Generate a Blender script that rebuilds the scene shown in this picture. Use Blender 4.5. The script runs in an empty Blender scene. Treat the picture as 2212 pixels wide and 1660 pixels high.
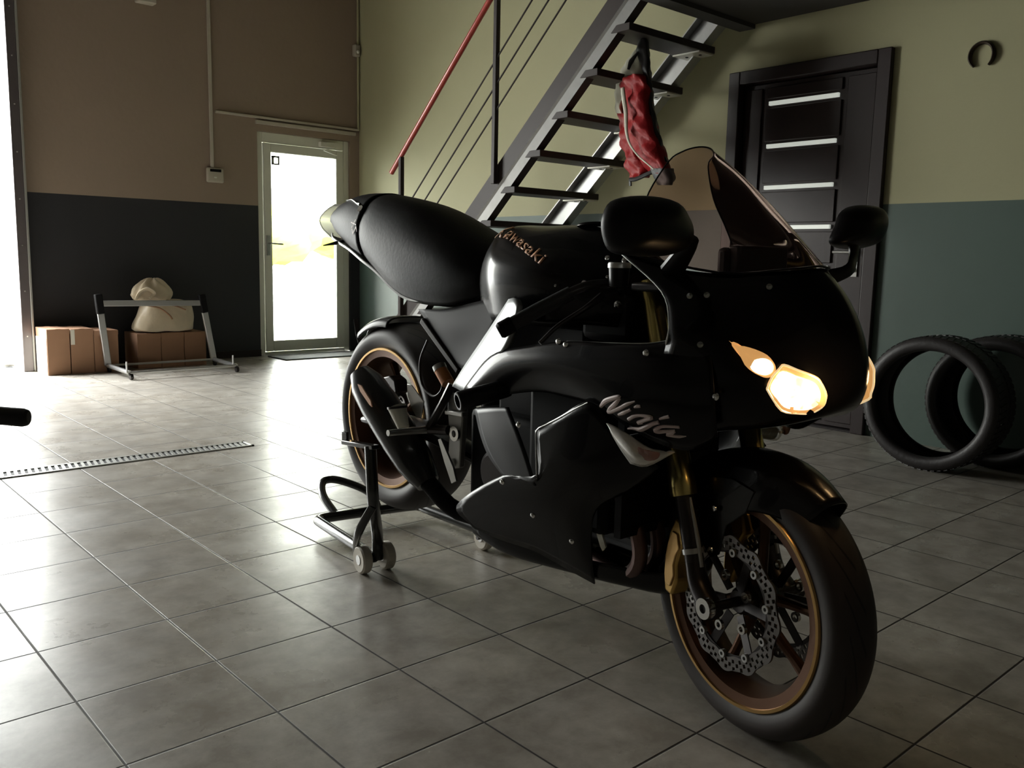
import bpy, math, random
from mathutils import Vector, Matrix
random.seed(7)
C = bpy.context.scene.collection
PI = math.pi
sc = bpy.context.scene
# ---------------------------------------------------------------- camera, sky, light, exposure
cam = bpy.data.objects.new('camera', bpy.data.cameras.new('camera'))
C.objects.link(cam); sc.camera = cam
cam.data.sensor_width = 36; cam.data.lens = 36*1903.4/2212; cam.data.clip_start = .02
cam.matrix_world = Matrix([[0.7471060608908339, 0.07712807695101834, -0.6602149600895298, 0], [-0.6643618826837283, 0.11854722051998909, -0.7379497580078993, 0], [0.021350002742710664, 0.9899483907016683, 0.13980830136320008, 1.03], [0, 0, 0, 1]])
sc.view_settings.view_transform = 'Standard'; sc.view_settings.look = 'None'
sc.view_settings.gamma = 1; sc.view_settings.exposure = 0.0; sc.view_settings.use_curve_mapping = False
sc.cycles.max_bounces = 8; sc.cycles.diffuse_bounces = 4; sc.cycles.glossy_bounces = 4
sc.cycles.transparent_max_bounces = 12; sc.cycles.sample_clamp_indirect = 4
w = bpy.data.worlds.new('world'); sc.world = w; w.use_nodes = True
nt = w.node_tree; bgn = nt.nodes['Background']
geo = nt.nodes.new('ShaderNodeTexCoord'); sx = nt.nodes.new('ShaderNodeSeparateXYZ')
rmp = nt.nodes.new('ShaderNodeValToRGB')
nt.links.new(geo.outputs['Generated'], sx.inputs[0]); nt.links.new(sx.outputs['Z'], rmp.inputs[0])
e = rmp.color_ramp.elements                                          # overcast sky, brighter overhead
e[0].position = 0.0; e[0].color = (.74, .75, .70, 1)
e[1].position = 1.0; e[1].color = (2.6, 2.7, 2.8, 1)
q = e.new(.30); q.color = (.80, .82, .78, 1)
nt.links.new(rmp.outputs[0], bgn.inputs['Color']); bgn.inputs['Strength'].default_value = 23.5

def portal(loc, rot, sx_, sy_):
    l = bpy.data.lights.new('sky_portal', 'AREA'); l.shape = 'RECTANGLE'; l.size = sx_; l.size_y = sy_
    l.cycles.is_portal = True
    o = bpy.data.objects.new('sky_portal', l); C.objects.link(o); o.location = loc; o.rotation_euler = rot
GX0, GX1, GH = -.8, 1.862, 3.1        # garage door opening in the back wall
YB, XR, XL, YF, ZC = 8.37, 5.215, -4.6, -3.2, 4.3
DX0, DX1, DZ = 4.045, 5.10, 2.236       # glass door opening
portal(((GX0+GX1)/2, YB+.05, GH/2), (-PI/2, 0, 0), GX1-GX0, GH)
portal(((DX0+DX1)/2, YB+.1, DZ/2), (-PI/2, 0, 0), DX1-DX0, DZ)

# ---------------------------------------------------------------- materials
MT = {}
def mat(n, col=(.5,.5,.5), rough=.5, metal=0, coat=0, spec=.5, emit=None, es=0, bump=0, bscale=40, var=0, vscale=5, trans=0, sheen=0):
    m = bpy.data.materials.new(n); m.use_nodes = True; t = m.node_tree; b = t.nodes['Principled BSDF']
    b.inputs['Base Color'].default_value = (*col, 1); b.inputs['Roughness'].default_value = rough
    b.inputs['Metallic'].default_value = metal; b.inputs['Coat Weight'].default_value = coat
    b.inputs['Coat Roughness'].default_value = .04
    b.inputs['Specular IOR Level'].default_value = spec; b.inputs['Transmission Weight'].default_value = trans
    b.inputs['Sheen Weight'].default_value = sheen
    if emit: b.inputs['Emission Color'].default_value = (*emit, 1); b.inputs['Emission Strength'].default_value = es
    tc = t.nodes.new('ShaderNodeTexCoord')
    if var:
        n1 = t.nodes.new('ShaderNodeTexNoise'); n1.inputs['Scale'].default_value = vscale; n1.inputs['Detail'].default_value = 5
        t.links.new(tc.outputs['Object'], n1.inputs['Vector'])
        mx = t.nodes.new('ShaderNodeMix'); mx.data_type = 'RGBA'
        mx.inputs[6].default_value = (*[c*(1-var) for c in col], 1); mx.inputs[7].default_value = (*[min(1, c*(1+var)) for c in col], 1)
        t.links.new(n1.outputs['Fac'], mx.inputs[0]); t.links.new(mx.outputs[2], b.inputs['Base Color'])
    if bump:
        n2 = t.nodes.new('ShaderNodeTexNoise'); n2.inputs['Scale'].default_value = bscale; n2.inputs['Detail'].default_value = 4
        t.links.new(tc.outputs['Object'], n2.inputs['Vector'])
        bp = t.nodes.new('ShaderNodeBump'); bp.inputs['Strength'].default_value = bump; bp.inputs['Distance'].default_value = .01
        t.links.new(n2.outputs['Fac'], bp.inputs['Height']); t.links.new(bp.outputs[0], b.inputs['Normal'])
    MT[n] = m; return m
mat('cream_paint', (.42,.40,.24), .7, bump=.15, bscale=25, var=.06, vscale=2)
mat('cream_paint_shaded', (.29,.22,.165), .8, bump=.15, bscale=25, var=.06, vscale=2)  # back wall's cream, shadow tint put into the colour
mat('green_paint_shaded', (.018,.018,.021), .6, bump=.1, bscale=20, var=.1, vscale=2)  # back wall's dado, deep shade put into the colour
mat('dim_paint', (.10,.09,.07), .8)
mat('green_paint', (.070,.105,.088), .45, bump=.12, bscale=20, var=.10, vscale=2)
mat('ceiling_paint', (.10,.09,.08), .9)
mat('slab_dark', (.05,.045,.04), .9)
mat('grey_pvc', (.74,.74,.64), .35)
mat('white_plastic', (.46,.42,.34), .4)
mat('dark_door', (.022,.013,.013), .38, var=.25, vscale=12, bump=.05, bscale=60)
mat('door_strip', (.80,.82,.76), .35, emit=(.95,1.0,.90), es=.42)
mat('steel_brown', (.034,.025,.023), .5, spec=.25, bump=.03)
mat('steel_grey', (.38,.38,.37), .38, metal=.5, var=.15, vscale=14)
mat('bracket_steel', (.62,.60,.52), .45, metal=.3, var=.2, vscale=40)
mat('red_paint', (.36,.035,.02), .3, coat=.4)
mat('galv', (.62,.62,.58), .35, metal=.8)
mat('post_steel', (.16,.14,.14), .35, metal=.6)
mat('cardboard', (.30,.165,.095), .85, var=.12, vscale=9)
mat('paper_white', (.75,.72,.62), .8)
mat('bag_film', (.60,.50,.35), .35, bump=.5, bscale=14, var=.15, vscale=8, sheen=.2)
mat('rubber_black', (.013,.012,.013), .62, bump=.1, bscale=80)
mat('rubber_worn', (.020,.017,.017), .5, bump=.15, bscale=60)
mat('gloss_black', (.003,.0025,.003), .27, coat=.15, spec=.2)
mat('satin_black', (.005,.0045,.0055), .35, spec=.25)
mat('matte_black', (.004,.0035,.004), .6, spec=.15)
mat('seat_black', (.0035,.003,.0035), .5, spec=.12, bump=.06, bscale=90)
mat('carbon_exhaust', (.010,.010,.011), .28, coat=.3)
mat('gold_rim', (.60,.38,.15), .30, metal=.9)
mat('bronze_rim', (.10,.045,.022), .42, metal=.7)
mat('gold_fork', (.72,.58,.22), .22, metal=.95)
mat('gold_caliper', (.62,.40,.12), .35, metal=.7)
mat('dark_metal', (.05,.045,.045), .35, metal=.8)
mat('alu', (.55,.55,.54), .33, metal=.85)
mat('sheen_grey', (.27,.28,.28), .42, metal=.6, bump=.04, bscale=150)  # grey stands in for bright reflections on the black frame and tank
mat('disc_steel', (.19,.18,.175), .38, metal=.9)
mat('header_steel', (.14,.085,.075), .35, metal=.8)
mat('bolt_bright', (.8,.8,.78), .2, metal=1)
mat('letter_silver', (.75,.62,.60), .5)
mat('letter_orange', (.80,.42,.24), .5)
mat('orange_part', (.55,.20,.05), .4)
mat('reservoir_white', (.66,.64,.54), .35)
mat('castor_white', (.66,.61,.53), .5, var=.1, vscale=30)
mat('stand_black', (.012,.013,.012), .25, coat=.5)
mat('suit_red', (.26,.008,.010), .5, spec=.25, bump=1.0, bscale=16)
mat('suit_white', (.72,.70,.58), .5, bump=.5, bscale=12)
mat('suit_black', (.012,.011,.012), .5, bump=.5, bscale=12)
mat('mat_grey', (.13,.13,.115), .9, bump=.5, bscale=200)
mat('outdoor_paving', (.36,.36,.34), .9, var=.05)
mat('leaf', (.42,.47,.05), .8, var=.12, vscale=3)
mat('horse_iron', (.035,.022,.014), .5, metal=.5)
mat('stone', (.10,.09,.07), .8)
mat('lens_clear', (.85,.82,.76), .12, coat=1, bump=.2, bscale=60)
mat('tail_lens', (.95,.93,.85), .35, trans=.9)
mat('lens_amber', (.30,.12,.09), .2, coat=1)
mat('lamp_core', (1,.9,.7), .3, emit=(1.0,.82,.52), es=2.0)
_t = MT['lamp_core'].node_tree; _n = _t.nodes.new('ShaderNodeTexNoise'); _n.inputs['Scale'].default_value = 34; _c = _t.nodes.new('ShaderNodeTexCoord'); _t.links.new(_c.outputs['Object'], _n.inputs['Vector'])
_m = _t.nodes.new('ShaderNodeMapRange'); _t.links.new(_n.outputs['Fac'], _m.inputs[0]); _m.inputs[1].default_value = .36; _m.inputs[2].default_value = .50; _m.inputs[3].default_value = .75; _m.inputs[4].default_value = 3.0; _t.links.new(_m.outputs[0], _t.nodes['Principled BSDF'].inputs['Emission Strength'])
mat('lamp_warm', (.8,.5,.25), .3, emit=(1.0,.50,.16), es=.55)
mat('reflector', (.95,.80,.55), .2, metal=.6, emit=(1.0,.72,.38), es=.7)
mat('steel_brush', (.5,.5,.48), .3, metal=.9)
mat('sticker_grey', (.30,.33,.28), .6)

def glassy(n, tint, gloss=(1,1,1), rough=.02, ior=1.45, base=None, bf=0):
    m = bpy.data.materials.new(n); m.use_nodes = True; t = m.node_tree; t.nodes.clear()
    o = t.nodes.new('ShaderNodeOutputMaterial'); tr = t.nodes.new('ShaderNodeBsdfTransparent'); tr.inputs[0].default_value = (*tint, 1)
    gl = t.nodes.new('ShaderNodeBsdfGlossy'); gl.inputs[0].default_value = (*gloss, 1); gl.inputs['Roughness'].default_value = rough
    fr = t.nodes.new('ShaderNodeFresnel'); fr.inputs[0].default_value = ior; mx = t.nodes.new('ShaderNodeMixShader')
    t.links.new(fr.outputs[0], mx.inputs[0]); t.links.new(tr.outputs[0], mx.inputs[1]); t.links.new(gl.outputs[0], mx.inputs[2])
    last = mx
    if base:
        df = t.nodes.new('ShaderNodeBsdfDiffuse'); df.inputs[0].default_value = (*base, 1)
        m2 = t.nodes.new('ShaderNodeMixShader'); m2.inputs[0].default_value = bf
        t.links.new(mx.outputs[0], m2.inputs[1]); t.links.new(df.outputs[0], m2.inputs[2]); last = m2
    t.links.new(last.outputs[0], o.inputs[0]); MT[n] = m
glassy('pane_glass', (.96,.97,.95))
glassy('smoke_screen', (.60,.44,.39), ior=1.35, base=(.10,.06,.05), bf=.12)
glassy('lens_glass', (.93,.93,.92))

# floor tiles: square porcelain, 1/3 m
def tile_mat():
    m = bpy.data.materials.new('floor_tile'); m.use_nodes = True; t = m.node_tree; b = t.nodes['Principled BSDF']; L = t.links.new
    tc = t.nodes.new('ShaderNodeTexCoord'); sp = t.nodes.new('ShaderNodeSeparateXYZ'); L(tc.outputs['Object'], sp.inputs[0])
    def M(op, a, b_=None, c=None):
        n = t.nodes.new('ShaderNodeMath'); n.operation = op
        for i, v in enumerate((a, b_, c)):
            if v is None: continue
            if isinstance(v, (int, float)): n.inputs[i].default_value = v
            else: L(v, n.inputs[i])
        return n.outputs[0]
    T = .33347
    u = M('DIVIDE', M('SUBTRACT', sp.outputs[0], .5334), T); v = M('DIVIDE', M('SUBTRACT', sp.outputs[1], 2.0765), T)
    def edge(x): f = M('FRACT', x); return M('MINIMUM', f, M('SUBTRACT', 1.0, f))
    eu, ev_ = edge(u), edge(v)
    d = M('MINIMUM', eu, ev_)
    mr = t.nodes.new('ShaderNodeMapRange'); L(d, mr.inputs[0]); mr.inputs[1].default_value = .0045; mr.inputs[2].default_value = .0115; mr.inputs[3].default_value = 1; mr.inputs[4].default_value = 0
    cb = t.nodes.new('ShaderNodeCombineXYZ'); L(M('FLOOR', u), cb.inputs[0]); L(M('FLOOR', v), cb.inputs[1])
    wn = t.nodes.new('ShaderNodeTexWhiteNoise'); L(cb.outputs[0], wn.inputs[0])
    # per-tile shifted marbling
    va = t.nodes.new('ShaderNodeVectorMath'); va.operation = 'MULTIPLY_ADD'; L(wn.outputs['Color'], va.inputs[0]); va.inputs[1].default_value = (9,9,9); L(tc.outputs['Object'], va.inputs[2])
    n1 = t.nodes.new('ShaderNodeTexNoise'); L(va.outputs[0], n1.inputs['Vector']); n1.inputs['Scale'].default_value = 8; n1.inputs['Detail'].default_value = 9; n1.inputs['Roughness'].default_value = .68; n1.inputs['Distortion'].default_value = .15
    n0 = t.nodes.new('ShaderNodeTexNoise'); L(tc.outputs['Object'], n0.inputs['Vector']); n0.inputs['Scale'].default_value = 1.7; n0.inputs['Detail'].default_value = 7; n0.inputs['Roughness'].default_value = .65
    cr_ = t.nodes.new('ShaderNodeValToRGB'); L(n1.outputs['Fac'], cr_.inputs[0])
    cr_.color_ramp.elements[0].position = .36; cr_.color_ramp.elements[0].color = (.34,.305,.255,1)
    cr_.color_ramp.elements[1].position = .68; cr_.color_ramp.elements[1].color = (.56,.525,.46,1)
    c2 = t.nodes.new('ShaderNodeValToRGB'); L(n0.outputs['Fac'], c2.inputs[0])
    c2.color_ramp.elements[0].position = .36; c2.color_ramp.elements[0].color = (.74,.74,.75,1)
    c2.color_ramp.elements[1].position = .60; c2.color_ramp.elements[1].color = (1,1,1,1)
    mu = t.nodes.new('ShaderNodeMix'); mu.data_type = 'RGBA'; mu.blend_type = 'MULTIPLY'; mu.inputs[0].default_value = 1
    L(cr_.outputs[0], mu.inputs[6]); L(c2.outputs[0], mu.inputs[7])
    mx = t.nodes.new('ShaderNodeMix'); mx.data_type = 'RGBA'; L(mr.outputs[0], mx.inputs[0]); L(mu.outputs[2], mx.inputs[6]); mx.inputs[7].default_value = (.020,.013,.009,1)
    L(mx.outputs[2], b.inputs['Base Color'])
    rr = t.nodes.new('ShaderNodeMapRange'); L(n0.outputs['Fac'], rr.inputs[0]); rr.inputs[1].default_value = .35; rr.inputs[2].default_value = .62; rr.inputs[3].default_value = .38; rr.inputs[4].default_value = .25
    r2 = M('ADD', rr.outputs[0], M('MULTIPLY', mr.outputs[0], .4)); L(r2, b.inputs['Roughness'])
    b.inputs['Specular IOR Level'].default_value = .50
    bp = t.nodes.new('ShaderNodeBump'); bp.inputs['Strength'].default_value = .35; bp.inputs['Distance'].default_value = .004
    L(M('ADD', M('MULTIPLY', mr.outputs[0], -1.0), M('MULTIPLY', n1.outputs['Fac'], .12)), bp.inputs['Height']); L(bp.outputs[0], b.inputs['Normal'])
    MT['floor_tile'] = m
tile_mat()

def tyre_mat(n, side, N=26):
    """black rubber whose tread band (|local y| small) carries slanted grooves; wheel axle along object Y"""
    m = bpy.data.materials.new(n); m.use_nodes = True; t = m.node_tree; b = t.nodes['Principled BSDF']; L = t.links.new
    b.inputs['Roughness'].default_value = .55
    uv = t.nodes.new('ShaderNodeUVMap'); sp = t.nodes.new('ShaderNodeSeparateXYZ'); L(uv.outputs[0], sp.inputs[0])
    def M(op, a, b_=None):
        k = t.nodes.new('ShaderNodeMath'); k.operation = op
        for i, v in enumerate((a, b_)):
            if v is None: continue
            if isinstance(v, (int, float)): k.inputs[i].default_value = v
            else: L(v, k.inputs[i])
        return k.outputs[0]
    a = M('MULTIPLY', sp.outputs[0], N); lat = M('ABSOLUTE', M('SUBTRACT', sp.outputs[1], .5))
    f = M('FRACT', M('ADD', a, M('MULTIPLY', lat, 9.0)))
    g = M('LESS_THAN', f, .16); band = M('MULTIPLY', M('LESS_THAN', lat, side), M('GREATER_THAN', lat, .05)); gg = M('MULTIPLY', g, band)
    bp = t.nodes.new('ShaderNodeBump'); bp.inputs['Distance'].default_value = .006; bp.invert = True; cm = t.nodes.new('ShaderNodeMix'); cm.data_type = 'RGBA'; cm.inputs[6].default_value = (.030,.023,.021,1); cm.inputs[7].default_value = (.004,.004,.004,1); L(gg, cm.inputs[0]); L(cm.outputs[2], b.inputs['Base Color']); L(gg, bp.inputs['Height']); L(bp.outputs[0], b.inputs['Normal'])  # grooves coloured darker: rubber's own tone plus painted occlusion
    MT[n] = m
tyre_mat('bike_tyre', .22, 22); tyre_mat('car_tyre', .30, 70)

# ---------------------------------------------------------------- mesh helpers
def catmull(P, n, closed=False):
    P = [Vector(p) for p in P]; m = len(P); out = []
    if n <= 1: return P
    if closed: idx = lambda i: P[i % m]; rng = range(m)
    else:
        ext = [2*P[0]-P[1]] + P + [2*P[-1]-P[-2]]; idx = lambda i: ext[i+1]; rng = range(m-1)
    for i in rng:
        a, b, c, d = idx(i-1), idx(i), idx(i+1), idx(i+2)
        for k in range(n):
            s = k/n; out.append(.5*((2*b)+(c-a)*s+(2*a-5*b+4*c-d)*s*s+(3*b-a-3*c+d)*s**3))
    if not closed: out.append(P[-1].copy())
    return out
class MB:
    def __init__(s, X=None): s.v = []; s.f = []; s.m = []; s.mi = 0; s.X = X; s.uv = {}
    def add(s, V, F, uv=None):
        o = len(s.v); s.v += [Vector(p) for p in V]
        for k, f in enumerate(F):
            if uv: s.uv[len(s.f)] = uv[k]
            s.f.append([i+o for i in f]); s.m.append(s.mi)
        return s
    def box(s, a, b, bev=0):
        (x0,y0,z0),(x1,y1,z1) = a, b
        x0,x1 = sorted((x0,x1)); y0,y1 = sorted((y0,y1)); z0,z1 = sorted((z0,z1))
        V = [(x,y,z) for z in (z0,z1) for y in (y0,y1) for x in (x0,x1)]
        return s.add(V, [(0,2,3,1),(4,5,7,6),(0,1,5,4),(2,6,7,3),(0,4,6,2),(1,3,7,5)])
    def bar(s, p, q, w_, h_, up=(0,0,1)):
        p, q = Vector(p), Vector(q); d = (q-p).normalized(); up = Vector(up)
        r = d.cross(up).normalized()*w_/2; u = r.cross(d).normalized()*h_/2
        V = [c+a*r+b*u for c in (p,q) for a,b in ((-1,-1),(1,-1),(1,1),(-1,1))]
        return s.add(V, [(0,3,2,1),(4,5,6,7),(0,1,5,4),(1,2,6,5),(2,3,7,6),(3,0,4,7)])
    def prism(s, poly, d):
        """poly of 3D points extruded by vector d"""
        n = len(poly); P = [Vector(p) for p in poly]; d = Vector(d)
        V = P + [p+d for p in P]
        return s.add(V, [tuple(range(n))[::-1], tuple(range(n, 2*n))] + [(i,(i+1)%n,n+(i+1)%n,n+i) for i in range(n)])
    def tube(s, pts, r, res=12, n=6, cap=True, flat=None, closed=False):
        P = catmull(pts, n, closed) if n > 1 else [Vector(p) for p in pts]
        m = len(P); rr = r if isinstance(r, (list, tuple)) else [r]*len(pts)
        R_ = []
        for i in range(m):
            t_ = i/(m-1)*(len(rr)-1) if m > 1 else 0; k = min(int(t_), len(rr)-2) if len(rr) > 1 else 0
            R_.append(rr[k]+(rr[min(k+1,len(rr)-1)]-rr[k])*(t_-k))
        V = []; nrm = None
        for i in range(m):
            a = P[i-1] if (i or closed) else P[i]; b = P[(i+1) % m] if closed else P[min(i+1,m-1)]; d = (b-a).normalized()
            if nrm is None:
                h = Vector((0,0,1)) if abs(d.z) < .9 else Vector((1,0,0)); nrm = d.cross(h).normalized()
            else: nrm = (nrm - d*nrm.dot(d)).normalized()
            bn = d.cross(nrm)
            fl = flat or 1
            for k in range(res):
                a_ = 2*PI*k/res; V.append(P[i]+R_[i]*(math.cos(a_)*nrm+fl*math.sin(a_)*bn))
        last = m if closed else m-1
        F = [(i*res+k, i*res+(k+1)%res, ((i+1)%m)*res+(k+1)%res, ((i+1)%m)*res+k) for i in range(last) for k in range(res)]
        if cap and not closed: F += [tuple(range(res))[::-1], tuple(range((m-1)*res, m*res))]
        return s.add(V, F)
    def lathe(s, prof, c, ax=(0,1,0), seg=48, closed=False, a0=0, a1=2*PI, ref=None, caps=False):
        """prof: (radius, along axis)"""
        c = Vector(c); ax = Vector(ax).normalized()
        h = Vector(ref) if ref else (Vector((0,0,1)) if abs(ax.z) < .9 else Vector((1,0,0)))
        e1 = (h-ax*h.dot(ax)).normalized(); e2 = ax.cross(e1); m = len(prof); full = abs(a1-a0-2*PI) < 1e-6
        ns = seg if full else seg+1; V = []
        for i in range(ns):
            a = a0+(a1-a0)*i/seg; d = math.cos(a)*e1+math.sin(a)*e2
            V += [c+d*r+ax*z for r, z in prof]
        F = []; U = []; mm = m if closed else m-1
        for i in range(seg):
            j = (i+1) % ns
            for k in range(mm):
                F.append((i*m+k, i*m+(k+1)%m, j*m+(k+1)%m, j*m+k)); U.append(((i/seg,k/m),(i/seg,(k+1)/m),((i+1)/seg,(k+1)/m),((i+1)/seg,k/m)))
        if caps: 
            F += [tuple(i*m for i in range(ns)), tuple(i*m+m-1 for i in range(ns))[::-1]]; U += [[(0,0)]*ns]*2
        return s.add(V, F, U)
    def grid(s, rows, nu=4, nv=4, closed_v=False, capends=False):
        A = [catmull(r, nv, closed_v) for r in rows]
        cols = [catmull([r[j] for r in A], nu) for j in range(len(A[0]))]
        nr = len(cols[0]); nc = len(cols); V = [cols[j][i] for i in range(nr) for j in range(nc)]
        w_ = nc if closed_v else nc-1
        F = [(i*nc+j, i*nc+(j+1)%nc, (i+1)*nc+(j+1)%nc, (i+1)*nc+j) for i in range(nr-1) for j in range(w_)]
        if capends: F += [tuple(range(nc))[::-1], tuple(range((nr-1)*nc, nr*nc))]
        return s.add(V, F)
    def build(s, name, m, parent=None, smooth=30, th=0, bev=0, sub=0, off=0):
        me = bpy.data.meshes.new(name); V = s.v
        if s.X: V = [s.X @ p for p in V]
        me.from_pydata([tuple(p) for p in V], [], s.f); me.validate()
        ms = m if isinstance(m, (list, tuple)) else [m]
        for k in ms: me.materials.append(MT[k])
        if len(ms) > 1 and len(me.polygons) == len(s.m): me.polygons.foreach_set('material_index', s.m)
        if s.uv and len(me.polygons) == len(s.f):
            ul = me.uv_layers.new(name='UVMap')
            for p in me.polygons:
                u = s.uv.get(p.index)
                if u:
                    for li, c in zip(p.loop_indices, u): ul.data[li].uv = c
        if smooth:
            me.polygons.foreach_set('use_smooth', [True]*len(me.polygons)); me.set_sharp_from_angle(angle=math.radians(smooth))
        me.update(); o = bpy.data.objects.new(name, me); C.objects.link(o); o.parent = parent
        if th: k = o.modifiers.new('thickness', 'SOLIDIFY'); k.thickness = th; k.offset = off
        if bev: k = o.modifiers.new('bevel', 'BEVEL'); k.width = bev; k.segments = 2; k.limit_method = 'ANGLE'
        if sub: k = o.modifiers.new('sub', 'SUBSURF'); k.levels = sub; k.render_levels = sub
        return o
def tag(o, label, cat, group=None, kind=None):
    o['label'] = label; o['category'] = cat
    if group: o['group'] = group
    if kind: o['kind'] = kind
    return o
def root(name, loc, label, cat, rz=0, group=None):
    o = bpy.data.objects.new(name, None); C.objects.link(o); o.location = loc; o.rotation_euler = (0,0,rz); o.empty_display_size = .1
    return tag(o, label, cat, group)
def struct(o): o['kind'] = 'structure'; return o
def mir(rows): return [[(x,-y,z) for x,y,z in r] for r in rows]

# ---------------------------------------------------------------- the room
m = MB(); m.add([(XL,YF,0),(XR+.2,YF,0),(XR+.2,YB,0),(XL,YB,0)], [(0,1,2,3)]); m.add([(XL,YF,-.1),(XR,YF,-.1),(XR,YB,-.1),(XL,YB,-.1)], [(3,2,1,0)])
struct(m.build('floor', 'floor_tile', smooth=0))
ZP = 1.508; ZPR = 1.405                      # tops of the green dado
def wall_piece(mb, a, b, zp):
    (x0,y0,z0),(x1,y1,z1) = a, b
    if z0 < zp: mb.mi = 1; mb.box((x0,y0,z0),(x1,y1,min(z1,zp)))
    if z1 > zp: mb.mi = 0; mb.box((x0,y0,max(z0,zp)),(x1,y1,z1))
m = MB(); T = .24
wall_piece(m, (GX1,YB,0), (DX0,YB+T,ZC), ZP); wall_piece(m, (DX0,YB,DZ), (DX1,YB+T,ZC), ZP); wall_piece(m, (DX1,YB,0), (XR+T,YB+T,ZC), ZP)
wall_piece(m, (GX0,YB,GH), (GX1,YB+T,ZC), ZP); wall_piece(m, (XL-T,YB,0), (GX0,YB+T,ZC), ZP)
struct(m.build('wall_back', ['cream_paint_shaded','green_paint_shaded'], smooth=0))
PD0, PD1, PDZ = 2.54, 3.66, 2.305             # panel door opening in the right wall (y range, height)
m = MB()
wall_piece(m, (XR,PD1,0), (XR+T,YB,ZC), ZPR); wall_piece(m, (XR,YF,0), (XR+T,PD0,ZC), ZPR); wall_piece(m, (XR,PD0,PDZ), (XR+T,PD1,ZC), ZPR)
struct(m.build('wall_right', ['cream_paint','green_paint'], smooth=0))
m = MB(); wall_piece(m, (XL-T,YF,0), (XL,YB,ZC), ZPR); struct(m.build('wall_left', ['dim_paint','dim_paint'], smooth=0))
m = MB(); wall_piece(m, (XL-T,YF-T,0), (XR+T,YF,ZC), ZPR); struct(m.build('wall_front', ['dim_paint','dim_paint'], smooth=0))
m = MB(); m.box((XL-T,YF-T,ZC), (XR+T,YB+T,ZC+.2)); struct(m.build('ceiling', 'ceiling_paint', smooth=0))
m = MB(); m.box((1.6,YF,2.60), (XR,3.62,2.9)); m.box((1.6,3.50,2.572), (XR,3.62,2.60)); struct(m.build('trim_1', 'slab_dark', smooth=0))
m = MB()
for (x0,y0,x1,y1) in ((GX1+.09,YB-.012,DX0,YB),(XR-.012,PD1+.02,XR,YB)):
    m.box((x0,y0,0),(x1,y1,.07))
struct(m.build('baseboard_back', 'steel_brown', smooth=0))
# garage door guide
r = root('garage_door_frame', (1.905,YB-.06,0), 'dark steel guide post of the open garage door with a bright edge', 'door frame')
m = MB(); m.box((-.055,-.05,0),(.02,.05,GH)); m.build('guide_channel', 'post_steel', r, bev=.004)
m = MB(); m.box((.02,-.055,0),(.038,.0,GH)); m.build('edge_profile', 'galv', r, bev=.003)
for k in range(8): m = MB(); m.lathe([(.006,0),(.006,.004),(0,.004)], (-.018,-.05,.3+k*.38), (0,-1,0), 10); m.build('bolt', 'galv', r)
# outside
m = MB(); m.box((-40,YB+T,-.12),(40,60,-.02)); m.box((GX0,YB,-.1),(GX1,YB+T,-.004)); m.box((DX0,YB,-.1),(DX1,YB+T,-.004)); struct(m.build('ground', 'outdoor_paving', smooth=0))

# glass door (white-grey PVC)
r = struct(bpy.data.objects.new('door_1', None)); C.objects.link(r); r.location = (DX0,YB+.03,0)
Wd = DX1-DX0
m = MB(); f = .065
for a, b in (((0,0,0),(f,.07,DZ)),((Wd-f,0,0),(Wd,.07,DZ)),((f,0,DZ-.10),(Wd-f,.07,DZ)),((f,0,0),(Wd-f,.07,.035))): m.box(a, b)
m.build('door_frame', 'grey_pvc', r, bev=.004)
m = MB(); a0, a1, z0, z1 = f+.006, Wd-f-.006, .04, DZ-.105; s_ = .085
for a, b in (((a0,-.012,z0),(a0+s_,.05,z1)),((a1-s_,-.012,z0),(a1,.05,z1)),((a0+s_,-.012,z1-s_),(a1-s_,.05,z1)),((a0+s_,-.012,z0),(a1-s_,.05,z0+.11))): m.box(a, b)
lf_ = m.build('door_leaf', 'grey_pvc', r, bev=.006)
m = MB(); m.box((a0+s_,.012,z0+.11),(a1-s_,.022,z1-s_)); m.build('glass_pane', 'pane_glass', lf_, smooth=0)
m = MB(); m.box((a0+.02,-.03,1.02),(a0+.05,-.012,1.22)); m.tube([(a0+.035,-.03,1.14),(a0+.035,-.07,1.14),(a0+.06,-.075,1.14),(a0+.17,-.075,1.135)], .009, n=3)
m.lathe([(.012,0),(.012,.01),(0,.01)], (a0+.035,-.03,1.06), (0,-1,0), 12); m.build('door_handle', 'steel_brush', lf_)
m = MB(); m.box((Wd-.36,-.055,DZ-.085),(Wd-.14,-.0,DZ-.035)); m.bar((Wd-.2,-.05,DZ-.09),(Wd-.36,-.11,DZ-.13),.02,.008); m.bar((Wd-.36,-.11,DZ-.13),(Wd-.16,-.03,DZ-.16),.02,.008); m.build('door_closer', 'grey_pvc', lf_, bev=.003)
m = MB(); x0 = a0+s_+.012; zt = z1-s_-.03
for a, b in (((x0,.008,zt-.09),(x0+.09,.011,zt-.075)),((x0,.008,zt-.02),(x0+.09,.011,zt)),((x0,.008,zt-.09),(x0+.03,.011,zt)),((x0+.07,.008,zt-.09),(x0+.09,.011,zt))): m.box(a, b)
m.build('door_sticker', 'sticker_grey', lf_, smooth=0)
m = MB(); m.box((3.62,YB-.03,2.352),(XR-.02,YB,2.375)); m.box((DX0-.02,YB-.035,2.30),(XR-.06,YB,2.335)); struct(m.build('trim_2', 'white_plastic', bev=.004))
m = MB(); m.box((-.55,-.22,0),(.52,.18,.012)); o = m.build('doormat', 'mat_grey', bev=.006); o.location = (4.62,8.1,0.0005); tag(o, 'grey ribbed doormat on the floor in front of the glass door', 'doormat')

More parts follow.
